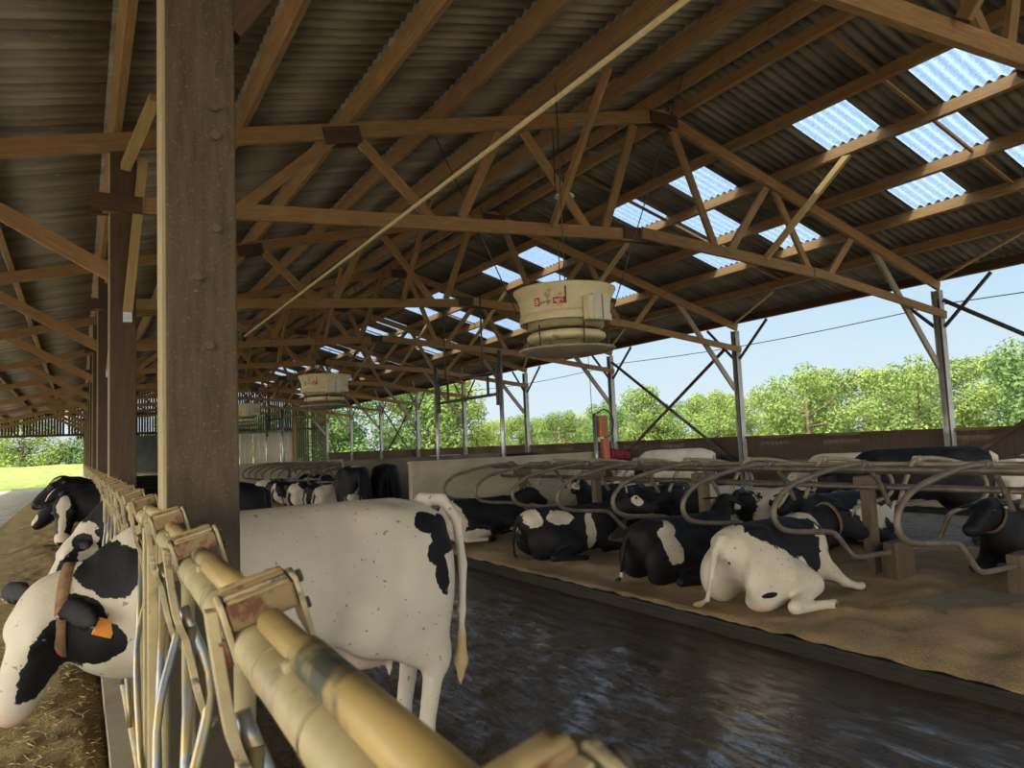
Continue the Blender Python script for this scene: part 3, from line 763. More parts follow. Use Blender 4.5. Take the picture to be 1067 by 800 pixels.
def auto_patches(seed, base, n=6, head=True):
    r = random.Random(seed); out = []
    for i in range(n):
        x = r.uniform(-.8, .8); out.append(('c', 'b' if base == 'white' else 'w', (x, r.choice((-.3, .3)), r.uniform(.45, 1.35)), (r.uniform(.14, .36), .35, r.uniform(.12, .4))))
    if head: out += HEAD_BLAZE
    return out
HEAD_BLACK = [('h', 'b', (.15, 0, -.05), (.55, .3, .4))]
HEAD_BLAZE = HEAD_BLACK+[('h', 'w', (.14, 0, .10), (.2, .045, .1)), ('h', 'w', (.36, 0, .02), (.2, .035, .08))]
COWN = [0]
def cow(label, loc, rz, group=None, eyes=True, tags=None, collar=None, coat_m='coat', sc=1.0, **kw):
    COWN[0] += 1
    t = thing('cow', label, 'cow', loc, group, rz); t.scale = (sc,)*3
    me, hw, H, nk = cow_mesh('body', **kw); o = link('body', me, coat_m, t)
    sm = o.modifiers.new('smooth', 'SMOOTH'); sm.factor = .5; sm.iterations = 3 if kw.get('vox', .024) > .02 else 4
    if eyes:
        for s in (1, -1): MB().ball(hw(.158, s*.108, .012), .022, 12).build('eye', 'eye', t)
        for s in (1, -1): MB().ball(hw(.505, s*.035, -.055), (.014, .012, .016), 8).build('nostril', 'eye', t)
    if tags:
        for s, m in tags.items():
            yv = H[:, 1]*s; c = hw(.05, s*.29, -.09); mb = MB(); a = Vector(H[:, 0]); up = Vector((0, 0, 1))
            f = a.cross(up).normalized(); up = f.cross(a).normalized(); mb.box(c, (.075, .006, .085), Matrix((a, f, up)).transposed())
            bevel(mb.build('ear_tag', m, t, label=('orange' if 'orange' in m else 'white')+' ear tag'), .003)
    if collar:
        b1, mid, hd = nk; f = .72; cpt = mid*(1-f)+hd*f; d = norm(hd-mid); lat = norm(np.cross(hd-b1+1e-6, (0, 0, 1))); up = np.cross(lat, d)
        mb = MB(); n = 36; rows = []
        for k in range(n):
            th = 2*pi*k/n; off = lat*cos(th)*.150+up*(sin(th)*.205-.015)
            for w_, e_ in ((-.024, 0), (.024, 0), (.024, .009), (-.024, .009)): mb.v.append(Vector(cpt+off*(1+e_/.13)+d*w_))
        for k in range(n):
            a, b = k*4, ((k+1) % n)*4
            for j in range(4): mb.quad((a+j, a+(j+1) % 4, b+(j+1) % 4, b+j), None, True)
        cm = mb.build('collar', collar, t)
        q = Vector(cpt-up*.175); bevel(MB().box(q, (.07, .055, .085)).build('transponder', 'collar_dark', cm), .01)
    return t

def W(*a): return [('c',)+tuple(p) for p in a]
# the white cow in the fence
cow('large white cow with a black rump patch, standing with her head through the fence', (.975, 4.06, 0), pi, group=None, coat_m='coat_clean', vox=.015, sc=1.02, hs=1.04, drop=.17,
    poll=(1.07, 0, 1.08), hdir=(.215, .05, -.47), hroll=.55, tags={1: 'tag_orange'}, collar='collar',
    tail=[(-.78, 0, 1.385), (-.90, .02, 1.375), (-.985, .04, 1.25), (-1.01, .05, .98), (-.995, .05, .72), (-.985, .05, .56)],
    patches=W(('b', (-.70, .16, 1.26), (.10, .14, .07)), ('b', (-.80, .12, 1.17), (.11, .2, .12)), ('b', (-.74, .14, 1.10), (.075, .2, .09)), ('b', (-.78, .15, .98), (.06, .2, .13)),
              ('b', (.82, 0, 1.18), (.14, .4, .14)), ('b', (.90, 0, .88), (.15, .4, .11)), ('w', (.95, .1, .64), (.2, .3, .07)))
    + [('h', 'b', (.22, .16, -.05), (.20, .14, .125)), ('h', 'b', (.01, .2, -.02), (.07, .17, .08)), ('h', 'b', (.0, -.2, -.02), (.09, .16, .09)), ('h', 'w', (.25, -.02, .11), (.42, .13, .115))])
FG = 'cows eating through the headlock fence'
cow('cow with a white-rimmed black cheek and a white ear tag, nose down in the feed', (1.08, 9.36, 0), pi, FG, vox=.02, poll=(1.10, .02, .86), hdir=(.34, .12, -.46), hroll=.2, tags={-1: 'tag_white'}, base='black',
    patches=W(('w', (-.82, .06, .85), (.12, .09, .3)), ('w', (-.55, 0, .45), (.3, .5, .4)), ('w', (-.3, .3, 1.1), (.16, .2, .3)), ('w', (1.1, 0, .7), (.1, .3, .1)))+[('h', 'w', (.25, 0, 0), (.45, .3, .3)), ('h', 'b', (.25, .15, -.05), (.15, .12, .11)), ('h', 'b', (.0, .2, 0), (.1, .2, .1)), ('h', 'b', (0, -.2, 0), (.1, .2, .1))])
cow('black cow with a broad white blaze, facing the camera over the feed', (1.05, 10.92, 0), pi, FG, vox=.02, poll=(1.19, .04, 1.24), hdir=(.06, .36, -.48), fup=(.2, .9, .4), tags={1: 'tag_orange'}, base='black',
    patches=W(('w', (0, .3, .6), (.4, .3, .2)))+[('h', 'w', (.12, 0, .12), (.16, .075, .12)), ('h', 'w', (.34, 0, .06), (.22, .045, .1)), ('h', 'w', (.46, 0, -.05), (.06, .1, .08))])
cow('black cow in profile with an orange ear tag, looking out over the alley', (.92, 12.48, 0), pi, FG, vox=.022, poll=(1.15, 0, 1.30), hdir=(.33, .06, -.37), tags={1: 'tag_orange'}, base='black', patches=[('h', 'w', (.2, 0, .1), (.22, .05, .06)), ('h', 'w', (.45, 0, 0), (.08, .08, .06))])
cow('black cow with a white poll, farther along behind the profile head', (.95, 14.12, 0), pi, FG, vox=.026, poll=(1.18, 0, 1.42), hdir=(.45, .1, -.32), base='black', patches=[('h', 'w', (.03, 0, .1), (.10, .1, .06))])
cow('black cow last in the group of heads at the fence', (.98, 16.0, 0), pi, FG, eyes=False, vox=.03, poll=(1.25, .0, 1.42), hdir=(.5, .2, -.35), base='black', patches=W(('w', (-.6, 0, .7), (.2, .5, .3))))
cow('black and white cow at the far fence, mostly hidden by the timber posts', (1.0, 21.3, 0), pi, FG, eyes=False, vox=.03, poll=(1.28, 0, 1.0), hdir=(.3, 0, -.45), patches=auto_patches(11, 'white'))
# near stall block, front row
SG = 'cows lying in the near stalls'
B = .16
cow('white cow with a black saddle lying nearest in the stalls, hind leg stretched out', (5.62, 4.72, B), radians(7), SG, vox=.017, pose='lie', sc=.88, legs={'side': -1, 'ext': 1}, poll=(1.22, -.02, .84), hdir=(.55, -.22, -.30), collar='collar_dark', base='white',
    patches=W(('b', (-.04, -.12, .84), (.60, .50, .32)), ('b', (.20, -.38, .58), (.22, .28, .28)), ('b', (-.05, -.36, .64), (.28, .24, .18)), ('b', (-.45, .25, .80), (.3, .3, .2)), ('w', (.45, 0, .95), (.16, .5, .16)), ('b', (.95, 0, .72), (.30, .5, .4)), ('b', (.62, -.40, .42), (.07, .15, .1)), ('b', (-.88, -.08, .44), (.035, .045, .07)), ('b', (-.70, -.42, .2), (.09, .2, .03)))
    + HEAD_BLACK+[('h', 'w', (.25, 0, .10), (.30, .03, .1))])
cow('black cow with one white flank patch, lying with her back to the alley', (5.74, 6.10, B), radians(2), SG, vox=.02, sc=.80, pose='lie', legs={'side': -1}, poll=(1.10, .10, .98), hdir=(.62, .22, -.12), base='black',
    patches=W(('w', (-.52, -.35, .52), (.13, .3, .30)), ('w', (-.40, -.35, .74), (.12, .3, .1)), ('b', (-.52, -.45, .18), (.1, .2, .12)), ('w', (-.95, 0, .12), (.10, .2, .06)))+HEAD_BLACK+[('h', 'w', (.32, -.05, 0), (.2, .1, .1))])
cow('black cow with a white rump band, lying curled in the third stall', (5.75, 8.28, B), radians(-6), SG, vox=.02, sc=.8, pose='lie', legs={'side': -1}, poll=(1.16, -.12, .90), hdir=(.55, -.35, -.15), base='black',
    patches=W(('w', (-.72, -.1, .68), (.16, .32, .18)), ('w', (-.28, -.3, .68), (.26, .3, .12)), ('w', (.28, -.4, .42), (.10, .3, .35)), ('w', (-.95, -.1, .1), (.14, .2, .16)), ('w', (-.88, .15, .5), (.08, .1, .3)))+HEAD_BLACK+[('h', 'w', (.2, -.12, -.02), (.1, .12, .08))])
cow('black cow with a white rear end, lying beside the concrete wall', (5.78, 10.85, B), radians(-3), SG, vox=.022, sc=.8, pose='lie', legs={'side': -1, 'ext': 1}, poll=(1.22, .02, .92), hdir=(.55, .1, -.25), base='black',
    patches=W(('w', (-.74, -.2, .40), (.26, .6, .45)), ('w', (-.35, -.5, .1), (.4, .25, .16)), ('w', (.75, -.4, .1), (.4, .25, .12)))+HEAD_BLAZE)
# near block, rear row
RG = 'cows lying in the rear row of the near stalls'
cow('black cow with a collar at the right edge, lying with her head to the left', (8.72, 3.86, B), pi, RG, vox=.02, sc=.88, pose='lie', poll=(1.02, .02, .84), hdir=(.62, .02, -.20), collar='collar_dark', base='black', patches=[('h', 'w', (.05, .2, 0), (.03, .06, .03))])
cow('black and white cow lying in the rear row behind the saddle cow', (8.85, 6.22, B), pi, RG, vox=.024, sc=.85, pose='lie', poll=(1.12, 0, .92), hdir=(.62, .15, -.2), patches=auto_patches(21, 'black'), base='black')
cow('white cow with many small black spots, lying in the rear row', (9.05, 7.42, B), pi, RG, vox=.022, sc=.85, pose='lie', poll=(1.10, .05, .82), hdir=(.6, .1, -.25),
    patches=W(*[('b', (x, .36, z), (r, .2, r*1.2)) for x, z, r in ((-.6, .62, .08), (-.42, .48, .07), (-.25, .66, .09), (-.15, .40, .06), (.05, .55, .08), (.22, .7, .07), (.35, .42, .08), (-.72, .4, .05), (-.05, .74, .06), (.5, .62, .07), (-.5, .3, .05))])+[('c', 'b', (.95, 0, .7), (.2, .4, .4))]+HEAD_BLAZE)
cow('cow with a black shoulder and three round spots on a white side, rear row', (8.90, 8.58, B), pi, RG, vox=.022, sc=.85, pose='lie', poll=(1.12, .0, .90), hdir=(.62, .15, -.2),
    patches=W(('b', (.72, 0, .5), (.42, .6, .7)), ('b', (-.02, .4, .5), (.08, .2, .10)), ('b', (-.15, .4, .34), (.07, .2, .07)), ('b', (.18, .4, .34), (.06, .2, .08)), ('b', (-.6, .2, .6), (.2, .4, .25)))+HEAD_BLACK)
cow('black cow lying in the rear row with her head turned to the alley', (8.80, 9.74, B), pi, RG, vox=.022, sc=.85, pose='lie', poll=(1.12, .1, .88), hdir=(.45, .45, -.2), base='black', patches=W(('w', (-.5, .3, .3), (.3, .4, .2)))+[('h', 'w', (.1, .2, -.02), (.12, .12, .12))])
cow('black cow with a white forehead facing the camera beside the concrete wall', (8.72, 10.9, B), pi, RG, vox=.022, sc=.85, pose='lie', poll=(1.06, .12, 1.06), hdir=(.42, .40, -.22), fup=(.1, .2, 1), base='black', patches=HEAD_BLACK+[('h', 'w', (.05, 0, .12), (.14, .10, .08)), ('h', 'w', (.4, 0, -.02), (.1, .1, .12))])
# standing in the right-hand alley
cow('big black cow standing behind the stall rails at the right', (10.7, 6.15, 0), radians(122), None, vox=.02, poll=(1.25, 0, 1.05), hdir=(.45, .1, -.42), base='black', patches=W(('w', (-.93, 0, 1.05), (.10, .12, .4)), ('w', (.1, 0, .55), (.3, .4, .12))))
cow('white cow standing in sunlight by the right side wall', (12.9, 13.6, 0), radians(138), None, coat_m='coat_clean', vox=.026, poll=(1.26, 0, 1.0), hdir=(.4, 0, -.4), patches=W(('b', (.9, 0, .8), (.15, .4, .3))))
cow('small cream cow standing in the right alley left of the big black cow', (12.6, 8.6, 0), radians(100), None, coat_m='coat_clean', vox=.028, sc=.9, poll=(1.22, 0, .95), hdir=(.4, 0, -.42), patches=W(('b', (.2, .3, .9), (.2, .2, .2))))
cow('pale cow lying against the right wall at the edge of the frame', (15.5, 7.1, B), 0, None, eyes=False, vox=.03, pose='lie', poll=(1.0, 0, .9), hdir=(.6, 0, -.2), patches=W(('b', (.3, 0, .6), (.2, .5, .3))))
cow('black cow lying against the right wall behind the sunlit white cow', (15.5, 15.6, B), 0, None, eyes=False, vox=.03, pose='lie', poll=(1.0, 0, .9), hdir=(.6, 0, -.2), base='black', patches=())
# passage
cow('black cow seen from behind with white hind legs, standing in the passage', (4.92, 14.85, 0), radians(80), None, eyes=False, vox=.024, poll=(1.25, 0, 1.1), hdir=(.5, 0, -.4), base='black', patches=W(('w', (-.75, .1, .55), (.22, .2, .45)), ('w', (-.5, -.3, .6), (.22, .2, .14)), ('w', (-.55, .0, 1.42), (.2, .16, .05))))
cow('black cow with white belly, second one standing in the passage', (5.78, 15.2, 0), radians(72), None, eyes=False, vox=.024, poll=(1.25, 0, 1.0), hdir=(.5, 0, -.4), base='black', patches=W(('w', (-.3, -.25, .6), (.3, .2, .22)), ('w', (-.65, -.2, .4), (.12, .2, .3))))
# far block
for i, (y, x, base, lab) in enumerate(((18.5, 5.9, 'white', 'white cow with black blotches lying first in the far stall block'), (19.7, 6.0, 'black', 'black cow lying second in the far stall block'), (20.8, 5.85, 'white', 'blotched cow lying third in the far stall block'),
        (22.0, 6.0, 'black', 'dark cow lying fourth in the far stall block'), (23.1, 5.9, 'white', 'pale blotched cow lying fifth in the far stall block'), (24.3, 6.0, 'black', 'black cow lying sixth in the far stall block'), (25.5, 5.9, 'white', 'spotted cow lying last seen in the far stall block'))):
    cow(lab, (x, y, B), radians(R.uniform(-6, 6)), 'cows lying in the far stall block', eyes=False, vox=.03, sc=.85, pose='lie', legs={'side': -1}, poll=(1.1, R.uniform(-.2, .2), .9), hdir=(.6, R.uniform(-.3, .3), -.2), base=base, patches=auto_patches(40+i, base, 7))
for i, (y, lab) in enumerate(((18.4, 'black cow lying in the rear row of the far block, nearest'), (20.2, 'black and white cow lying in the rear row of the far block'))):
    cow(lab, (8.8, y, B), pi, None, eyes=False, vox=.032, pose='lie', poll=(1.1, 0, .95), hdir=(.6, .2, -.2), base='black', patches=auto_patches(60+i, 'black', 4))
cow('white cow whose back shows above the concrete wall by the lift gate', (12.0, 25.2, 0), radians(130), None, eyes=False, vox=.032, coat_m='coat_clean', patches=W(('b', (.8, 0, 1), (.2, .4, .3))))
cow('black cow whose back shows above the concrete wall right of the lift gate', (12.3, 20.4, 0), radians(150), None, eyes=False, vox=.032, base='black', patches=W(('w', (0, .3, .7), (.3, .2, .2))))

# ------------------------------------------------------------------ headlock feed fence
ZF = 1.47
KS = .74; TILT = radians(15)
def slot(t, y, z=ZF):
    ca, sa = cos(TILT), sin(TILT); q = lambda x, dy, dz: ((x*ca-dz*sa)*KS, y+dy, z+(x*sa+dz*ca)*KS); rt_ = Matrix.Rotation(-TILT, 3, 'Y')
    MB().tube([(0, y+.07, .34), (0, y+.07, z-.02)], .0145, 10).build('upright', 'fence_paint', t)
    MB().tube(bez([q(-.052, -.01, -.10), q(-.054, -.05, -.36), (-.036, y-.16, z-.55), (-.03, y-.36, .42)], 5), .0125, 10).build('locking_bar', 'lock_steel', t)
    MB().tube([(-.02, y-.12, .40), (-.028, y-.06, .9), q(-.045, -.025, -.16)], .0115, 10).build('guide_bar', 'lock_steel', t)
    m = MB(); pts = bez([q(-.050, .014, .080), q(-.066, -.012, -.02), q(-.078, -.040, -.12), q(-.072, -.018, -.20), q(-.082, -.062, -.33), q(-.080, -.02, -.45), q(-.075, .055, -.50), q(-.06, .075, -.49)], 6)
    w = [.0155+.010*sin(pi*min(1, max(0, (i-10)/16))) for i in range(len(pts))]; b = len(m.v)
    for p, ww in zip(pts, w):
        for dx, dy in ((-.0075, -ww), (.0075, -ww), (.0075, ww), (-.0075, ww)): m.v.append(p+Vector((dx, dy, 0)))
    for i in range(len(pts)-1):
        for k in range(4):
            a = b+i*4+k; c = b+i*4+(k+1) % 4; m.quad((a, c, c+4, a+4), [(0, 0)]*4, False)
    m.quad((b, b+3, b+2, b+1)); e = len(m.v)-4; m.quad((e, e+1, e+2, e+3))
    lv = m.build('lever', 'lever', t); bevel(lv, .0015, 2)
    MB().tube([q(-.10, .0, -.46), q(-.05, .0, -.46)], .0085, 8).build('pivot_bolt', 'lever', lv)
    bl = thing('stop_block', None, None); bl.parent = t
    for nm, dy, dz in (('stop_bar', .026, .088), ('stop_bar', -.022, .064)):
        hh = (.036 if dy > 0 else .050)
        o = MB().box(q(.030, dy*KS, dz), (.118*KS, .034*KS, hh*KS), rt_).build(nm, 'red_plastic', bl); bevel(o, .005, 3)
        d = MB(); n = 9; b = len(d.v)
        for i in range(n+1):
            for j in range(4):
                d.v.append(Vector(q(.030-.055+.110*i/n, (dy-.016+.0107*j)*KS, dz+hh/2+.001+.005*R.random()*(0 < j < 3))))
        for i in range(n):
            for j in range(3): d.quad((b+i*4+j, b+(i+1)*4+j, b+(i+1)*4+j+1, b+i*4+j+1), None, True)
        o2 = d.build('dust_cake', 'dust', o); mm = o2.modifiers.new('thick', 'SOLIDIFY'); mm.thickness = .002
    MB().box(q(.030, .002*KS, .072), (.112*KS, .02*KS, .05*KS), rt_).build('bracket', 'lever', bl)
    for x in (-.036, .096):
        m = MB(); pr = [(-.040, -.03), (-.044, .05), (-.032, .092), (.0, .104), (.034, .098), (.044, .06), (.036, .0)]; b = len(m.v)
        for dx in (-.005, .005):
            for a in pr: m.v.append(Vector(q(x+dx, a[0]*KS, a[1])))
        n = len(pr); m.quad([b+i for i in range(n)]); m.quad([b+n+i for i in range(n)][::-1])
        for i in range(n): m.quad((b+i, b+n+i, b+n+(i+1) % n, b+(i+1) % n))
        bevel(m.build('end_plate', 'lever', bl), .002)
    MB().tube([q(.104, -.005, .085), q(.112, -.005, .085)], .009, 10).build('cap_screw', 'dark_steel', bl)
    MB().tube([q(.104, -.012, .035), q(.111, -.012, .035)], .008, 10).build('cap_screw', 'dark_steel', bl)
    MB().box(q(-.050, -.005, .005), (.012*KS, .022, .035), rt_).build('red_clip', 'red_plastic', bl)
    ro = MB().tube([q(.030, -.05, .040), q(.030, -.70, .040)], .0180, 14).build('control_rod', 'fence_worn', t)
    MB().tube([q(.030, -.24, .042), q(.030, -.69, .042)], .0215, 14).build('rod_sleeve', 'fence_worn', ro)
    bevel(MB().box(q(.012, -.25, .030), (.03, .022, .034), rt_).build('rod_clamp', 'lever', ro), .005)
    for yy in (-.16, .33):
        MB().tube([(0, y+yy, z), (0, y+yy+.005, z)], .0305, 20).build('rail_joint', 'lever', t)
def panel(y0, y1, slots, label, loc, rz=0):
    t = thing('headlock_fence_panel', label, 'feed fence', loc, 'headlock feed fence', rz)
    MB().tube([(0, y0, ZF), (0, y1, ZF)], .029, 20).build('top_rail', 'fence_paint', t)
    MB().tube([(0, y0, .33), (0, y1, .33)], .024, 14).build('bottom_rail', 'fence_paint', t)
    n = max(1, int((y1-y0)/2.6))
    for i in range(n+1):
        yy = y0+.05+(y1-y0-.1)*i/n
        bevel(MB().box((.0, yy, .73), (.04, .05, 1.42)).build('support_post', 'fence_paint', t), .005)
    for y in slots: slot(t, y)
    return t
panel(-.5, 3.30, [.318, 1.03, 1.81, 2.59], 'nearest length of dusty headlock fence, with the largest red stop blocks', (.175, 0, 0), -.024)
pB = panel(-.06, 5.86, [.28+.80*j for j in range(7)], 'length of headlock fence holding the white cow, between the first two timber posts', (.247, 3.40, 0))
for i in range(1, 9):
    copy_tree(pB, f'length of headlock fence down the feed alley, {ORD[i+1]} from the camera', (.247, 3.40+6*i, 0))

# ------------------------------------------------------------------ cubicle dividers and rails
LOOP = [(6.98, 1.22), (6.92, 1.32), (6.75, 1.36), (6.40, 1.345), (5.95, 1.275), (5.66, 1.205), (5.48, 1.09), (5.425, .97), (5.48, .86), (5.64, .80), (5.95, .765), (6.22, .735), (6.34, .66), (6.50, .50), (6.62, .452), (6.85, .445), (7.20, .44)]
def make_loop(mirror=False, mat='stall_steel'):
    f = (lambda x: 14.62-x) if mirror else (lambda x: x)
    t = thing('cubicle_divider', '', 'stall divider', (f(7.0), 0, .0), 'cubicle dividers')
    o = f(7.0)
    pts = bez([(f(x)-o, 0, z) for x, z in LOOP], 5)
    MB().tube(pts, .0265, 12).build('bent_tube', mat, t)
    MB().tube(bez([(f(6.93)-o, 0, 1.30), (f(7.08)-o, 0, 1.12), (f(7.2)-o, 0, .92)], 5), .026, 10).build('rear_stay', mat, t)
    for x in (6.80,):
        MB().tube([(f(x)-.05-o, 0, 1.355), (f(x)+.05-o, 0, 1.355)], .043, 12).build('clamp', mat, t)
    m = MB().box((f(7.22)-o, 0, .33), (.17, .15, .42)); bevel(m.build('foot_block', 'stump', t), .015)
    return t
l1, l2 = make_loop(), make_loop(True, 'stall_pale')
def place(src, used, n, y, lab, first):
    o = src if not used else copy_tree(src)
    o.location.y = y; o['label'] = lab; return True
u1 = u2 = False
for k in range(-2, 8):
    y = 3.34+1.16*k; n = k+2
    u1 = place(l1, u1, n, y, f'bent tube divider facing the wet alley, near block, {ORD[n]} from the right', 0)
    u2 = place(l2, u2, n, y+.02, f'pale rear-row tube divider in the near block, {ORD[n]} from the right', 0)
for k in range(11):
    y = 17.9+1.16*k
    place(l1, True, k, y, f'bent tube divider in the far block beyond the passage, {ORD[k]} along', 0)
    place(l2, True, k, y, f'rear-row tube divider in the far block beyond the passage, {ORD[k]} along', 0)
for nm, (y0, y1) in {'near': (-1.5, 12.45), 'far': (17.1, 31.1)}.items():
    for lab, x, z, r, m in (('neck rail along the front row', 6.80, 1.305, .028, 'stall_steel'), ('second rail just behind the neck rail', 7.02, 1.27, .024, 'stall_steel'),
                         ('lower head rail in the middle', 7.16, 1.10, .026, 'stall_steel'), ('lower rear head rail', 7.46, 1.09, .026, 'stall_steel'), ('neck rail along the rear row', 7.82, 1.305, .028, 'stall_pale')):
        MB().tube([(x, y0, z), (x, y1, z)], r, 10).build('stall_rail', m, None, label=f'long horizontal tube of the {nm} stall block: {lab}', cat='rail', group='stall rails')
for i, (x, y) in enumerate(((7.31, 3.1), (7.31, 4.8), (7.31, 7.2), (7.31, 9.6), (7.31, 11.9), (7.31, 18), (7.31, 22), (7.31, 26), (7.31, 30))):
    m = MB().box((x, y, .66), (.13, .11, 1.1)); m.box((x, y, 1.16), (.36, .10, .10)); bevel(m.build('stall_post', 'stump', None, label=f'short weathered post carrying the stall rails, {ORD[i]} from the camera end', cat='post', group='stall posts'), .012)
# raised gate in the passage, its twin further on
t = thing('lift_gate', 'raised tube gate between two tall steel posts behind the concrete stall wall', 'gate', (7.46, 12.85, 0), 'lift gates')
for y in (0, 3.15):
    MB().tube([(0, y, 0), (0, y, 3.65)], .045, 12).build('gate_post', 'galv', t)
    MB().box((-.0, y+(.09 if y == 0 else -.09), 2.95), (.09, .10, .85)).build('slide', 'dark_steel', t)
for z in (3.24, 2.76): MB().tube([(0, .1, z), (0, 3.05, z)], .033, 10).build('gate_bar', 'dark_steel', t)
for y in (.55, 2.5): MB().tube([(0, y, 2.76), (0, y, 3.24)], .03, 10).build('gate_bar', 'dark_steel', t)
for y in (.75, 2.6): MB().tube([(0, y, 3.24), (0, y, 5.0)], .02, 8).build('lifting_rod', 'cable', t)
copy_tree(t, 'far raised tube gate in front of the pale gable panels', (7.46, 31.55, 0))

# ------------------------------------------------------------------ ceiling fans
def text_mesh(body, size):
    cu = bpy.data.curves.new('lettering', 'FONT'); cu.body = body; cu.size = size; cu.resolution_u = 3; cu.extrude = .0
    o = bpy.data.objects.new('lettering', cu); C.objects.link(o); bpy.context.view_layer.update()
    me = bpy.data.meshes.new_from_object(o); bpy.data.objects.remove(o); return me
def wrap(me, th0, r, z0, out):
    for v in me.vertices:
        a = th0+v.co.x/r; rr = r+out+v.co.z; zz = z0+v.co.y; v.co = (rr*cos(a), rr*sin(a), zz)
    return me
def curved_patch(th0, r, w, z0, h, out):
    m = MB(); n = 8
    for dr in (0, out):
        for i in range(n+1):
            a = th0+w/r*i/n
            for z in (z0, z0+h): m.v.append(Vector(((r+dr)*cos(a), (r+dr)*sin(a), z)))
    k = 2*(n+1)
    for i in range(n):
        a = 2*i; m.quad((k+a, k+a+2, k+a+3, k+a+1)); m.quad((a, a+2, k+a+2, k+a)); m.quad((a+1, k+a+1, k+a+3, a+3))
    return m
def make_fan():
    t = thing('ceiling_fan', '', 'fan', (0, 0, 0), 'hanging barn fans')
    prof = [(.66, 3.565), (.665, 3.66), (.655, 3.675), (.640, 3.685), (.640, 3.72), (.648, 3.73), (.655, 3.85), (.69, 3.95), (.735, 4.02), (.74, 4.05), (.725, 4.055), (.66, 3.94), (.63, 3.84), (.62, 3.6), (.635, 3.565), (.66, 3.565)]
    sh = MB().lathe(prof, seg=56).build('shroud', 'fan_shell', t)
    inn = MB().lathe([(.56, 3.60), (.54, 3.50), (.46, 3.47), (.30, 3.50), (.16, 3.53), (.0, 3.54)], seg=40); inn.build('impeller', 'fan_dark', t)
    for k in range(7):
        a = 2*pi*k/7; m = MB(); n = 6
        for i in range(n+1):
            r = .14+.44*i/n; tw = .55-.3*i/n
            for s in (-1, 1):
                aa = a+s*.12; m.v.append(Vector((r*cos(aa), r*sin(aa), 3.58+s*.09*tw)))
        for i in range(n): m.quad((2*i, 2*i+1, 2*i+3, 2*i+2), None, True)
        o = m.build('fan_blade', 'fan_dark', t); q = o.modifiers.new('t', 'SOLIDIFY'); q.thickness = .012
    MB().lathe([(0, 3.45), (.14, 3.47), (.15, 3.66), (.12, 3.74), (0, 3.76)], seg=24).build('hub', 'fan_dark', t)
    MB().lathe([(.52, 3.43), (.56, 3.40), (.57, 3.36), (.52, 3.32), (.40, 3.31)], seg=48).build('lower_ring', 'fan_shell', t)
    d = MB().lathe([(0, 3.065), (.35, 3.105), (.66, 3.165), (.70, 3.18), (.70, 3.20), (.66, 3.19), (.35, 3.14), (.0, 3.11)], seg=56).build('deflector_disc', 'fan_disc', t)
    for k in range(12):
        a = 2*pi*k/12; MB().bar((.06*cos(a), .06*sin(a), 3.068), (.67*cos(a), .67*sin(a), 3.163), .008, .006, (-sin(a), cos(a), 0)).build('disc_rib', 'fan_dark', d)
    for k in range(6):
        a = 2*pi*(k+.3)/6; MB().tube([(.60*cos(a), .60*sin(a), 3.17), (.62*cos(a), .62*sin(a), 3.5)], .012, 8).build('spacer_rod', 'cable', t)
    a = radians(276); rot = Matrix.Rotation(a, 3, 'Z')
    bx = MB().box(rot @ Vector((.70, 0, 3.70)), (.13, .30, .36), rot); b = bevel(bx.build('motor_box', 'fan_box', t), .01)
    MB().box(rot @ Vector((.775, .0, 3.70)), (.02, .012, .34), rot).build('box_seam', 'fan_dark', b)
    MB().box(rot @ Vector((.70, -.19, 3.68)), (.10, .10, .32), rot).build('box_flank', 'fan_shell', b)
    # maker's mark on the shroud
    th = radians(196); r = .657
    z0 = 3.765
    lg = curved_patch(th, r, .085, z0-.012, .115, .006).build('logo_square', 'logo_red', sh)
    link('logo_letter', wrap(text_mesh('B', .11), th+.012/r, r, z0+.006, .0085), 'logo_white', lg)
    link('logo_letters', wrap(text_mesh('ioret', .082), th+.095/r, r, z0+.012, .006), 'logo_grey', sh)
    l2_ = curved_patch(th+.285/r, r, .165, z0-.002, .085, .006).build('logo_plate', 'logo_red', sh)
    link('logo_letters', wrap(text_mesh('agri', .085), th+.298/r, r, z0+.022, .0085), 'logo_white', l2_)
    for k, (dx, dy) in enumerate(((-1.22, .87), (-.42, -.62), (1.3, -.93), (.3, .5))):
        q = Vector((dx, dy, 0)).normalized()*.69; x = 5.98+dx*1.2
        MB().tube([(q.x, q.y, 3.75), (dx*1.2, dy*1.2, rafz(x)+.2)], .009, 6).build('hanging_cable', 'cable', t)
    return t
fan = make_fan()
for i, (y, lab) in enumerate(((8.43, 'cream drum fan with red maker mark, nearest, hanging over the stalls'), (20.4, 'second cream drum fan, hanging over the far stall block'), (32.4, 'small far cream drum fan, third, half hidden by the big timber post'), (44.4, 'farthest drum fan, hidden in the trusses near the gable'))):
    o = fan if i == 0 else copy_tree(fan)
    o.location = (6.02, y, -.17); o['label'] = lab

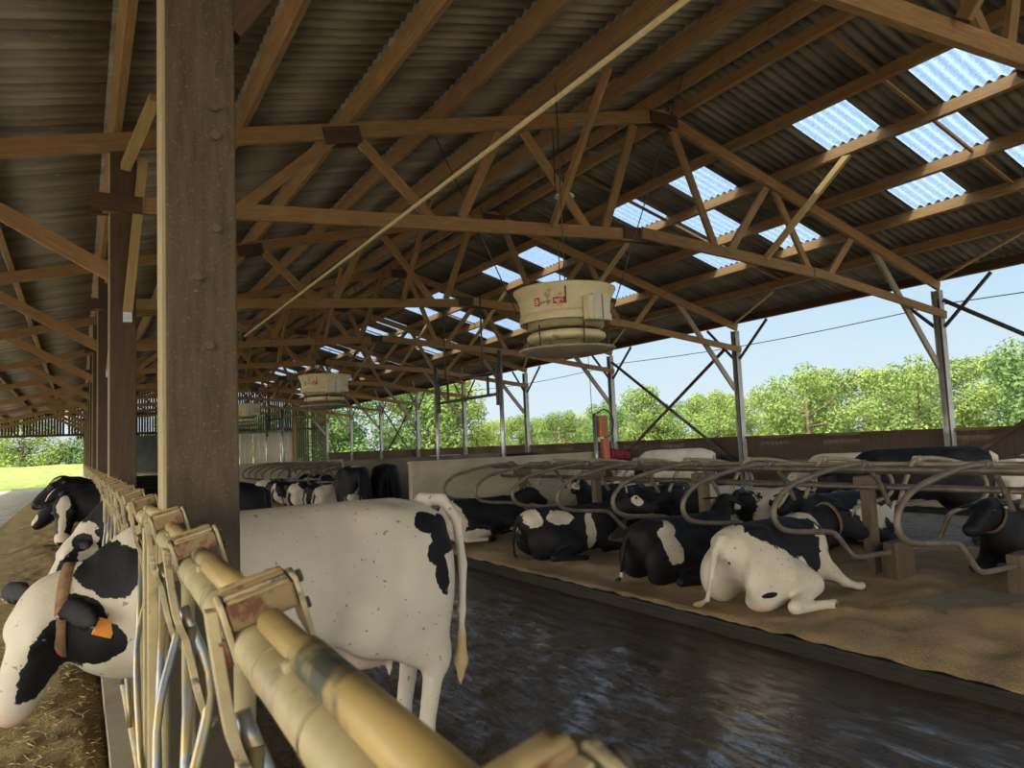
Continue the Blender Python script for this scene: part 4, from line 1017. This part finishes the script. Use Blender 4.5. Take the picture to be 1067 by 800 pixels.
# ------------------------------------------------------------------ odds and ends
t = thing('hanging_pipe', 'long pale pipe running diagonally across the view under the trusses', 'pipe', (3.28, 10, 4.47))
MB().tube([(0, -9.5, 0), (0, 7.4, 0)], .023, 10).build('tube', 'rope', t)
MB().tube([(-.04, 7.5, 0), (.04, 7.5, 0)], .11, 16).build('pulley', 'black', t)
MB().tube([(0, 7.5, .0), (0, 5.0, .42)], .014, 6).build('stay_wire', 'cable', t)
for y in (-7, -1, 5): MB().tube([(0, y, .02), (0, y, .33)], .008, 6).build('hanger', 'cable', t)
t = thing('pendant_lamp', 'round white lamp hanging from the ridge beyond the first truss', 'lamp', (8.7, 12.0, 6.85))
MB().lathe([(0, .12), (.08, .10), (.20, .0), (.21, -.03), (.17, -.05), (0, -.06)], seg=28).build('lamp_shade', 'lamp_white', t)
MB().tube([(0, 0, .1), (0, 0, .42)], .012, 8).build('stem', 'cable', t)
# swinging cow brush at the end of the concrete wall
t = thing('cow_brush', 'red rotating cow brush with orange motor hung on a steel post at the wall end', 'cow brush', (9.45, 12.35, 0))
MB().tube([(0, 0, 0), (0, 0, 2.28)], .045, 12).build('brush_post', 'galv', t)
bevel(MB().box((.16, -.03, 2.0), (.20, .18, .46)).build('motor', 'brush_motor', t), .02)
MB().tube(bez([(.05, 0, 2.28), (.26, -.05, 2.36), (.46, -.05, 2.15), (.40, -.05, 1.85), (.2, -.05, 1.75)], 6), .014, 8).build('hose', 'black', t)
bevel(MB().box((.20, -.06, 1.50), (.16, .12, .50)).build('brush_frame', 'brush_paint', t), .01)
m = MB(); pr = [(0, .05)]+[(.5*i/18, .105+.022*sin(i*1.9)) for i in range(1, 18)]+[(.5, .05)]
b = m.tube([(.30+x, -.08, 1.40-.06*x) for x, r in pr], [r for x, r in pr], 18).build('brush_roll', 'brush_red', t)
MB().tube([(-.06, 0, 2.28), (-.07, 0, 3.2)], .008, 6).build('chain', 'cable', t)
MB().tube([(-.05, .03, 3.1), (-.12, .0, 4.85)], .006, 6).build('cord', 'cable', t)
for i, y in enumerate(YS[2:]):
    MB().bar((16.78, y-.14, ZR(16.78)+.02), (15.6, y-2.55, ZR(15.6)+.08), .06, .05, (1, 0, 0)).build('roof_brace', 'timber_pale', None, label=f'thin pale brace under the eaves running from the top of the {ORD[i]} grey column', cat='brace', group='eaves roof braces')

# ------------------------------------------------------------------ trees outside
def blob_tree(seed, h, w, nl, leaf):
    r = random.Random(seed); m = MB(); L_ = []
    blobs = []
    for i in range(17):
        a = r.uniform(0, 2*pi); q = r.random(); zz = h*(.22+.68*q); rad = w*.5*sqrt(max(.1, 1-((q-.42)/.72)**2))*r.uniform(.35, .95)
        blobs.append((Vector((rad*cos(a), rad*sin(a), zz)), h*r.uniform(.11, .2)))
    for i in range(6):
        a = 2*pi*i/6; blobs.append((Vector((w*.33*cos(a), w*.33*sin(a), h*.16)), h*.16))
    blobs.append((Vector((0, 0, h*.86)), h*.14)); blobs.append((Vector((0, 0, h*.5)), h*.28))
    for i in range(nl):
        c, br = blobs[r.randrange(len(blobs))]
        d = Vector((r.gauss(0, 1), r.gauss(0, 1), r.gauss(0, 1)))
        d.normalize(); k = r.random()**.35; p = c+d*br*k*Vector((1.1, 1.1, 1)).x
        if p.z < h*.03: continue
        n = (d+Vector((r.gauss(0, .5), r.gauss(0, .5), r.gauss(0, .5)+.25))).normalized(); u = n.orthogonal().normalized(); v = n.cross(u); a = r.uniform(0, 2*pi)
        u, v = u*cos(a)+v*sin(a), v*cos(a)-u*sin(a); s = leaf*r.uniform(.6, 1.25); b = len(m.v)
        m.v += [p-u*s, p-v*s*.55+n*s*.15, p+u*s, p+v*s*.55+n*s*.15]; m.quad((b, b+1, b+2, b+3))
    t = MB(); t.tube([(0, 0, -.2), (.05, .02, h*.2), (.0, .1, h*.45), (.1, 0, h*.8)], [h*.035, h*.028, h*.02, h*.006], 8)
    for i in range(6):
        c, br = blobs[i]; t.tube([(0, 0, h*(.2+.05*i)), c*.6+Vector((0, 0, h*.1)), c], [h*.014, h*.009, h*.004], 6)
    return m.mesh('foliage'), t.mesh('trunk')
PR = [blob_tree(s, 8, w, 8200, .17) for s, w in ((1, 7.6), (2, 8.6), (3, 7.2), (4, 9))]
for f_, t_ in PR: t_.materials.append(M['bark'])
KIND = []
for i, (f_, t_) in enumerate(PR):
    for m in ('leaf_a', 'leaf_b', 'leaf_c'):
        q = f_.copy(); q.materials.append(M[m]); KIND.append((q, t_))
def tree(x, y, s, k, lab, grp, sz=None):
    t = thing('tree', lab, 'tree', (x, y, -.1), grp, R.uniform(0, 6.28)); t.scale = (s, s, sz or s)
    f_, t_ = KIND[k % 12]
    link('foliage', f_, None, t); link('trunk', t_, None, t)
TN = ['broad mid green tree', 'bright yellow-green tree', 'deep green tree']
n = 0
for i in range(22):
    y = 2+i*4.3+R.uniform(-.6, .6); x = 50+(2.6 if i % 2 else -1.5)+R.uniform(-1, 1); s = .93-.014*i+R.uniform(-.08, .08)
    k = R.randrange(12); n += 1
    tree(x, y, s, k, f'{TN[k % 3]} in the hedge row, {ORD[i] if i < 20 else ["twenty-first","twenty-second"][i-20]} from the right', 'hedgerow trees')
for i in range(4):
    x = 21+i*5.0; y = 70+R.uniform(-3, 3); k = R.randrange(12)
    tree(x, y, 1.1+R.uniform(-.1, .2), k, f'{TN[k % 3]} behind the far right columns, {ORD[i]} out from the gable', 'trees past the far columns')
for i in range(10):
    x = -66+i*14+R.uniform(-2, 2); y = 190+R.uniform(-8, 8); k = R.randrange(12)
    tree(x, y, 2.1+R.uniform(-.3, .4), k, f'{TN[k % 3]} on the skyline past the far field, {ORD[i]} from the left', 'trees beyond the field', 1.7)
for i in range(0):
    x = 2+i*3.2; y = 74+R.uniform(-2, 2); k = R.randrange(12)
    tree(x, y, 1.15+R.uniform(-.1, .2), k, f'{TN[k % 3]} close outside the slatted gable, {ORD[i]} from the left', 'trees behind the gable')
for i in range(16):
    y = 0+i*6.2+R.uniform(-.8, .8); k = R.randrange(12)
    tree(60+R.uniform(-1, 1), y, .82+R.uniform(-.1, .1)-.008*i, k, f'{TN[k % 3]} in the second row behind the hedge, {ORD[i]} from the right', 'second row of trees')


# ------------------------------------------------------------------ light
w = bpy.data.worlds.new('sky'); bpy.context.scene.world = w; w.use_nodes = True; nt = w.node_tree; nt.nodes.clear()
def wn(t, **k):
    n = nt.nodes.new('ShaderNode'+t)
    for a, b in k.items(): setattr(n, a, b)
    return n
L = nt.links.new
tc = wn('TexCoord'); sx = wn('SeparateXYZ'); L(tc.outputs['Generated'], sx.inputs[0])
cr = wn('ValToRGB'); L(sx.outputs[2], cr.inputs[0]); e = cr.color_ramp.elements
e[0].position = 0; e[0].color = lin('#dcebf2'); e[1].position = .6; e[1].color = lin('#7fb0e0')
k = cr.color_ramp.elements.new(.10); k.color = lin('#cfe6f5'); k = cr.color_ramp.elements.new(.25); k.color = lin('#b2d6f2')
dt = wn('VectorMath', operation='DOT_PRODUCT'); dt.inputs[1].default_value = Vector((-.85, -.45, .22)).normalized(); L(tc.outputs['Generated'], dt.inputs[0])  # added bright lobe, out of view left and behind, to fill the interior
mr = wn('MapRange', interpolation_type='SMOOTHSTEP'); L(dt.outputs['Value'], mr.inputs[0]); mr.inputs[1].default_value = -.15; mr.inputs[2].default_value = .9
nn = wn('TexNoise'); nn.inputs['Scale'].default_value = 3.; nn.inputs['Detail'].default_value = 5
L(tc.outputs['Generated'], nn.inputs['Vector'])
cl = wn('MapRange'); L(nn.outputs[0], cl.inputs[0]); cl.inputs[1].default_value = .48; cl.inputs[2].default_value = .75; cl.inputs[3].default_value = 0; cl.inputs[4].default_value = .35
mxc = wn('Mix', data_type='RGBA'); L(cl.outputs[0], mxc.inputs[0]); L(cr.outputs[0], mxc.inputs[6]); mxc.inputs[7].default_value = lin('#eef4f7')
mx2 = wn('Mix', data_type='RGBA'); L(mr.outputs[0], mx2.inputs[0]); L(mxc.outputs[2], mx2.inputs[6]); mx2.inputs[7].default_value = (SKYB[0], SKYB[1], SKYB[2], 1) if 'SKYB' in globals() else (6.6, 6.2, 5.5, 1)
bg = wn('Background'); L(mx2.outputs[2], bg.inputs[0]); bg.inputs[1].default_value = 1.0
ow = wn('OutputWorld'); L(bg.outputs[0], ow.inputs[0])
sl = bpy.data.lights.new('sun', 'SUN'); sl.energy = 7.0; sl.angle = .009; sl.color = (1, .91, .75)
so = bpy.data.objects.new('sun', sl); C.objects.link(so)
so.rotation_euler = Vector((.60, .20, -.77)).to_track_quat('-Z', 'Y').to_euler()
sc = bpy.context.scene
sc.view_settings.view_transform = 'Standard'; sc.view_settings.look = 'None'; sc.view_settings.gamma = 1; sc.view_settings.exposure = 0.08
sc.cycles.max_bounces = 10; sc.cycles.diffuse_bounces = 6; sc.cycles.transparent_max_bounces = 10
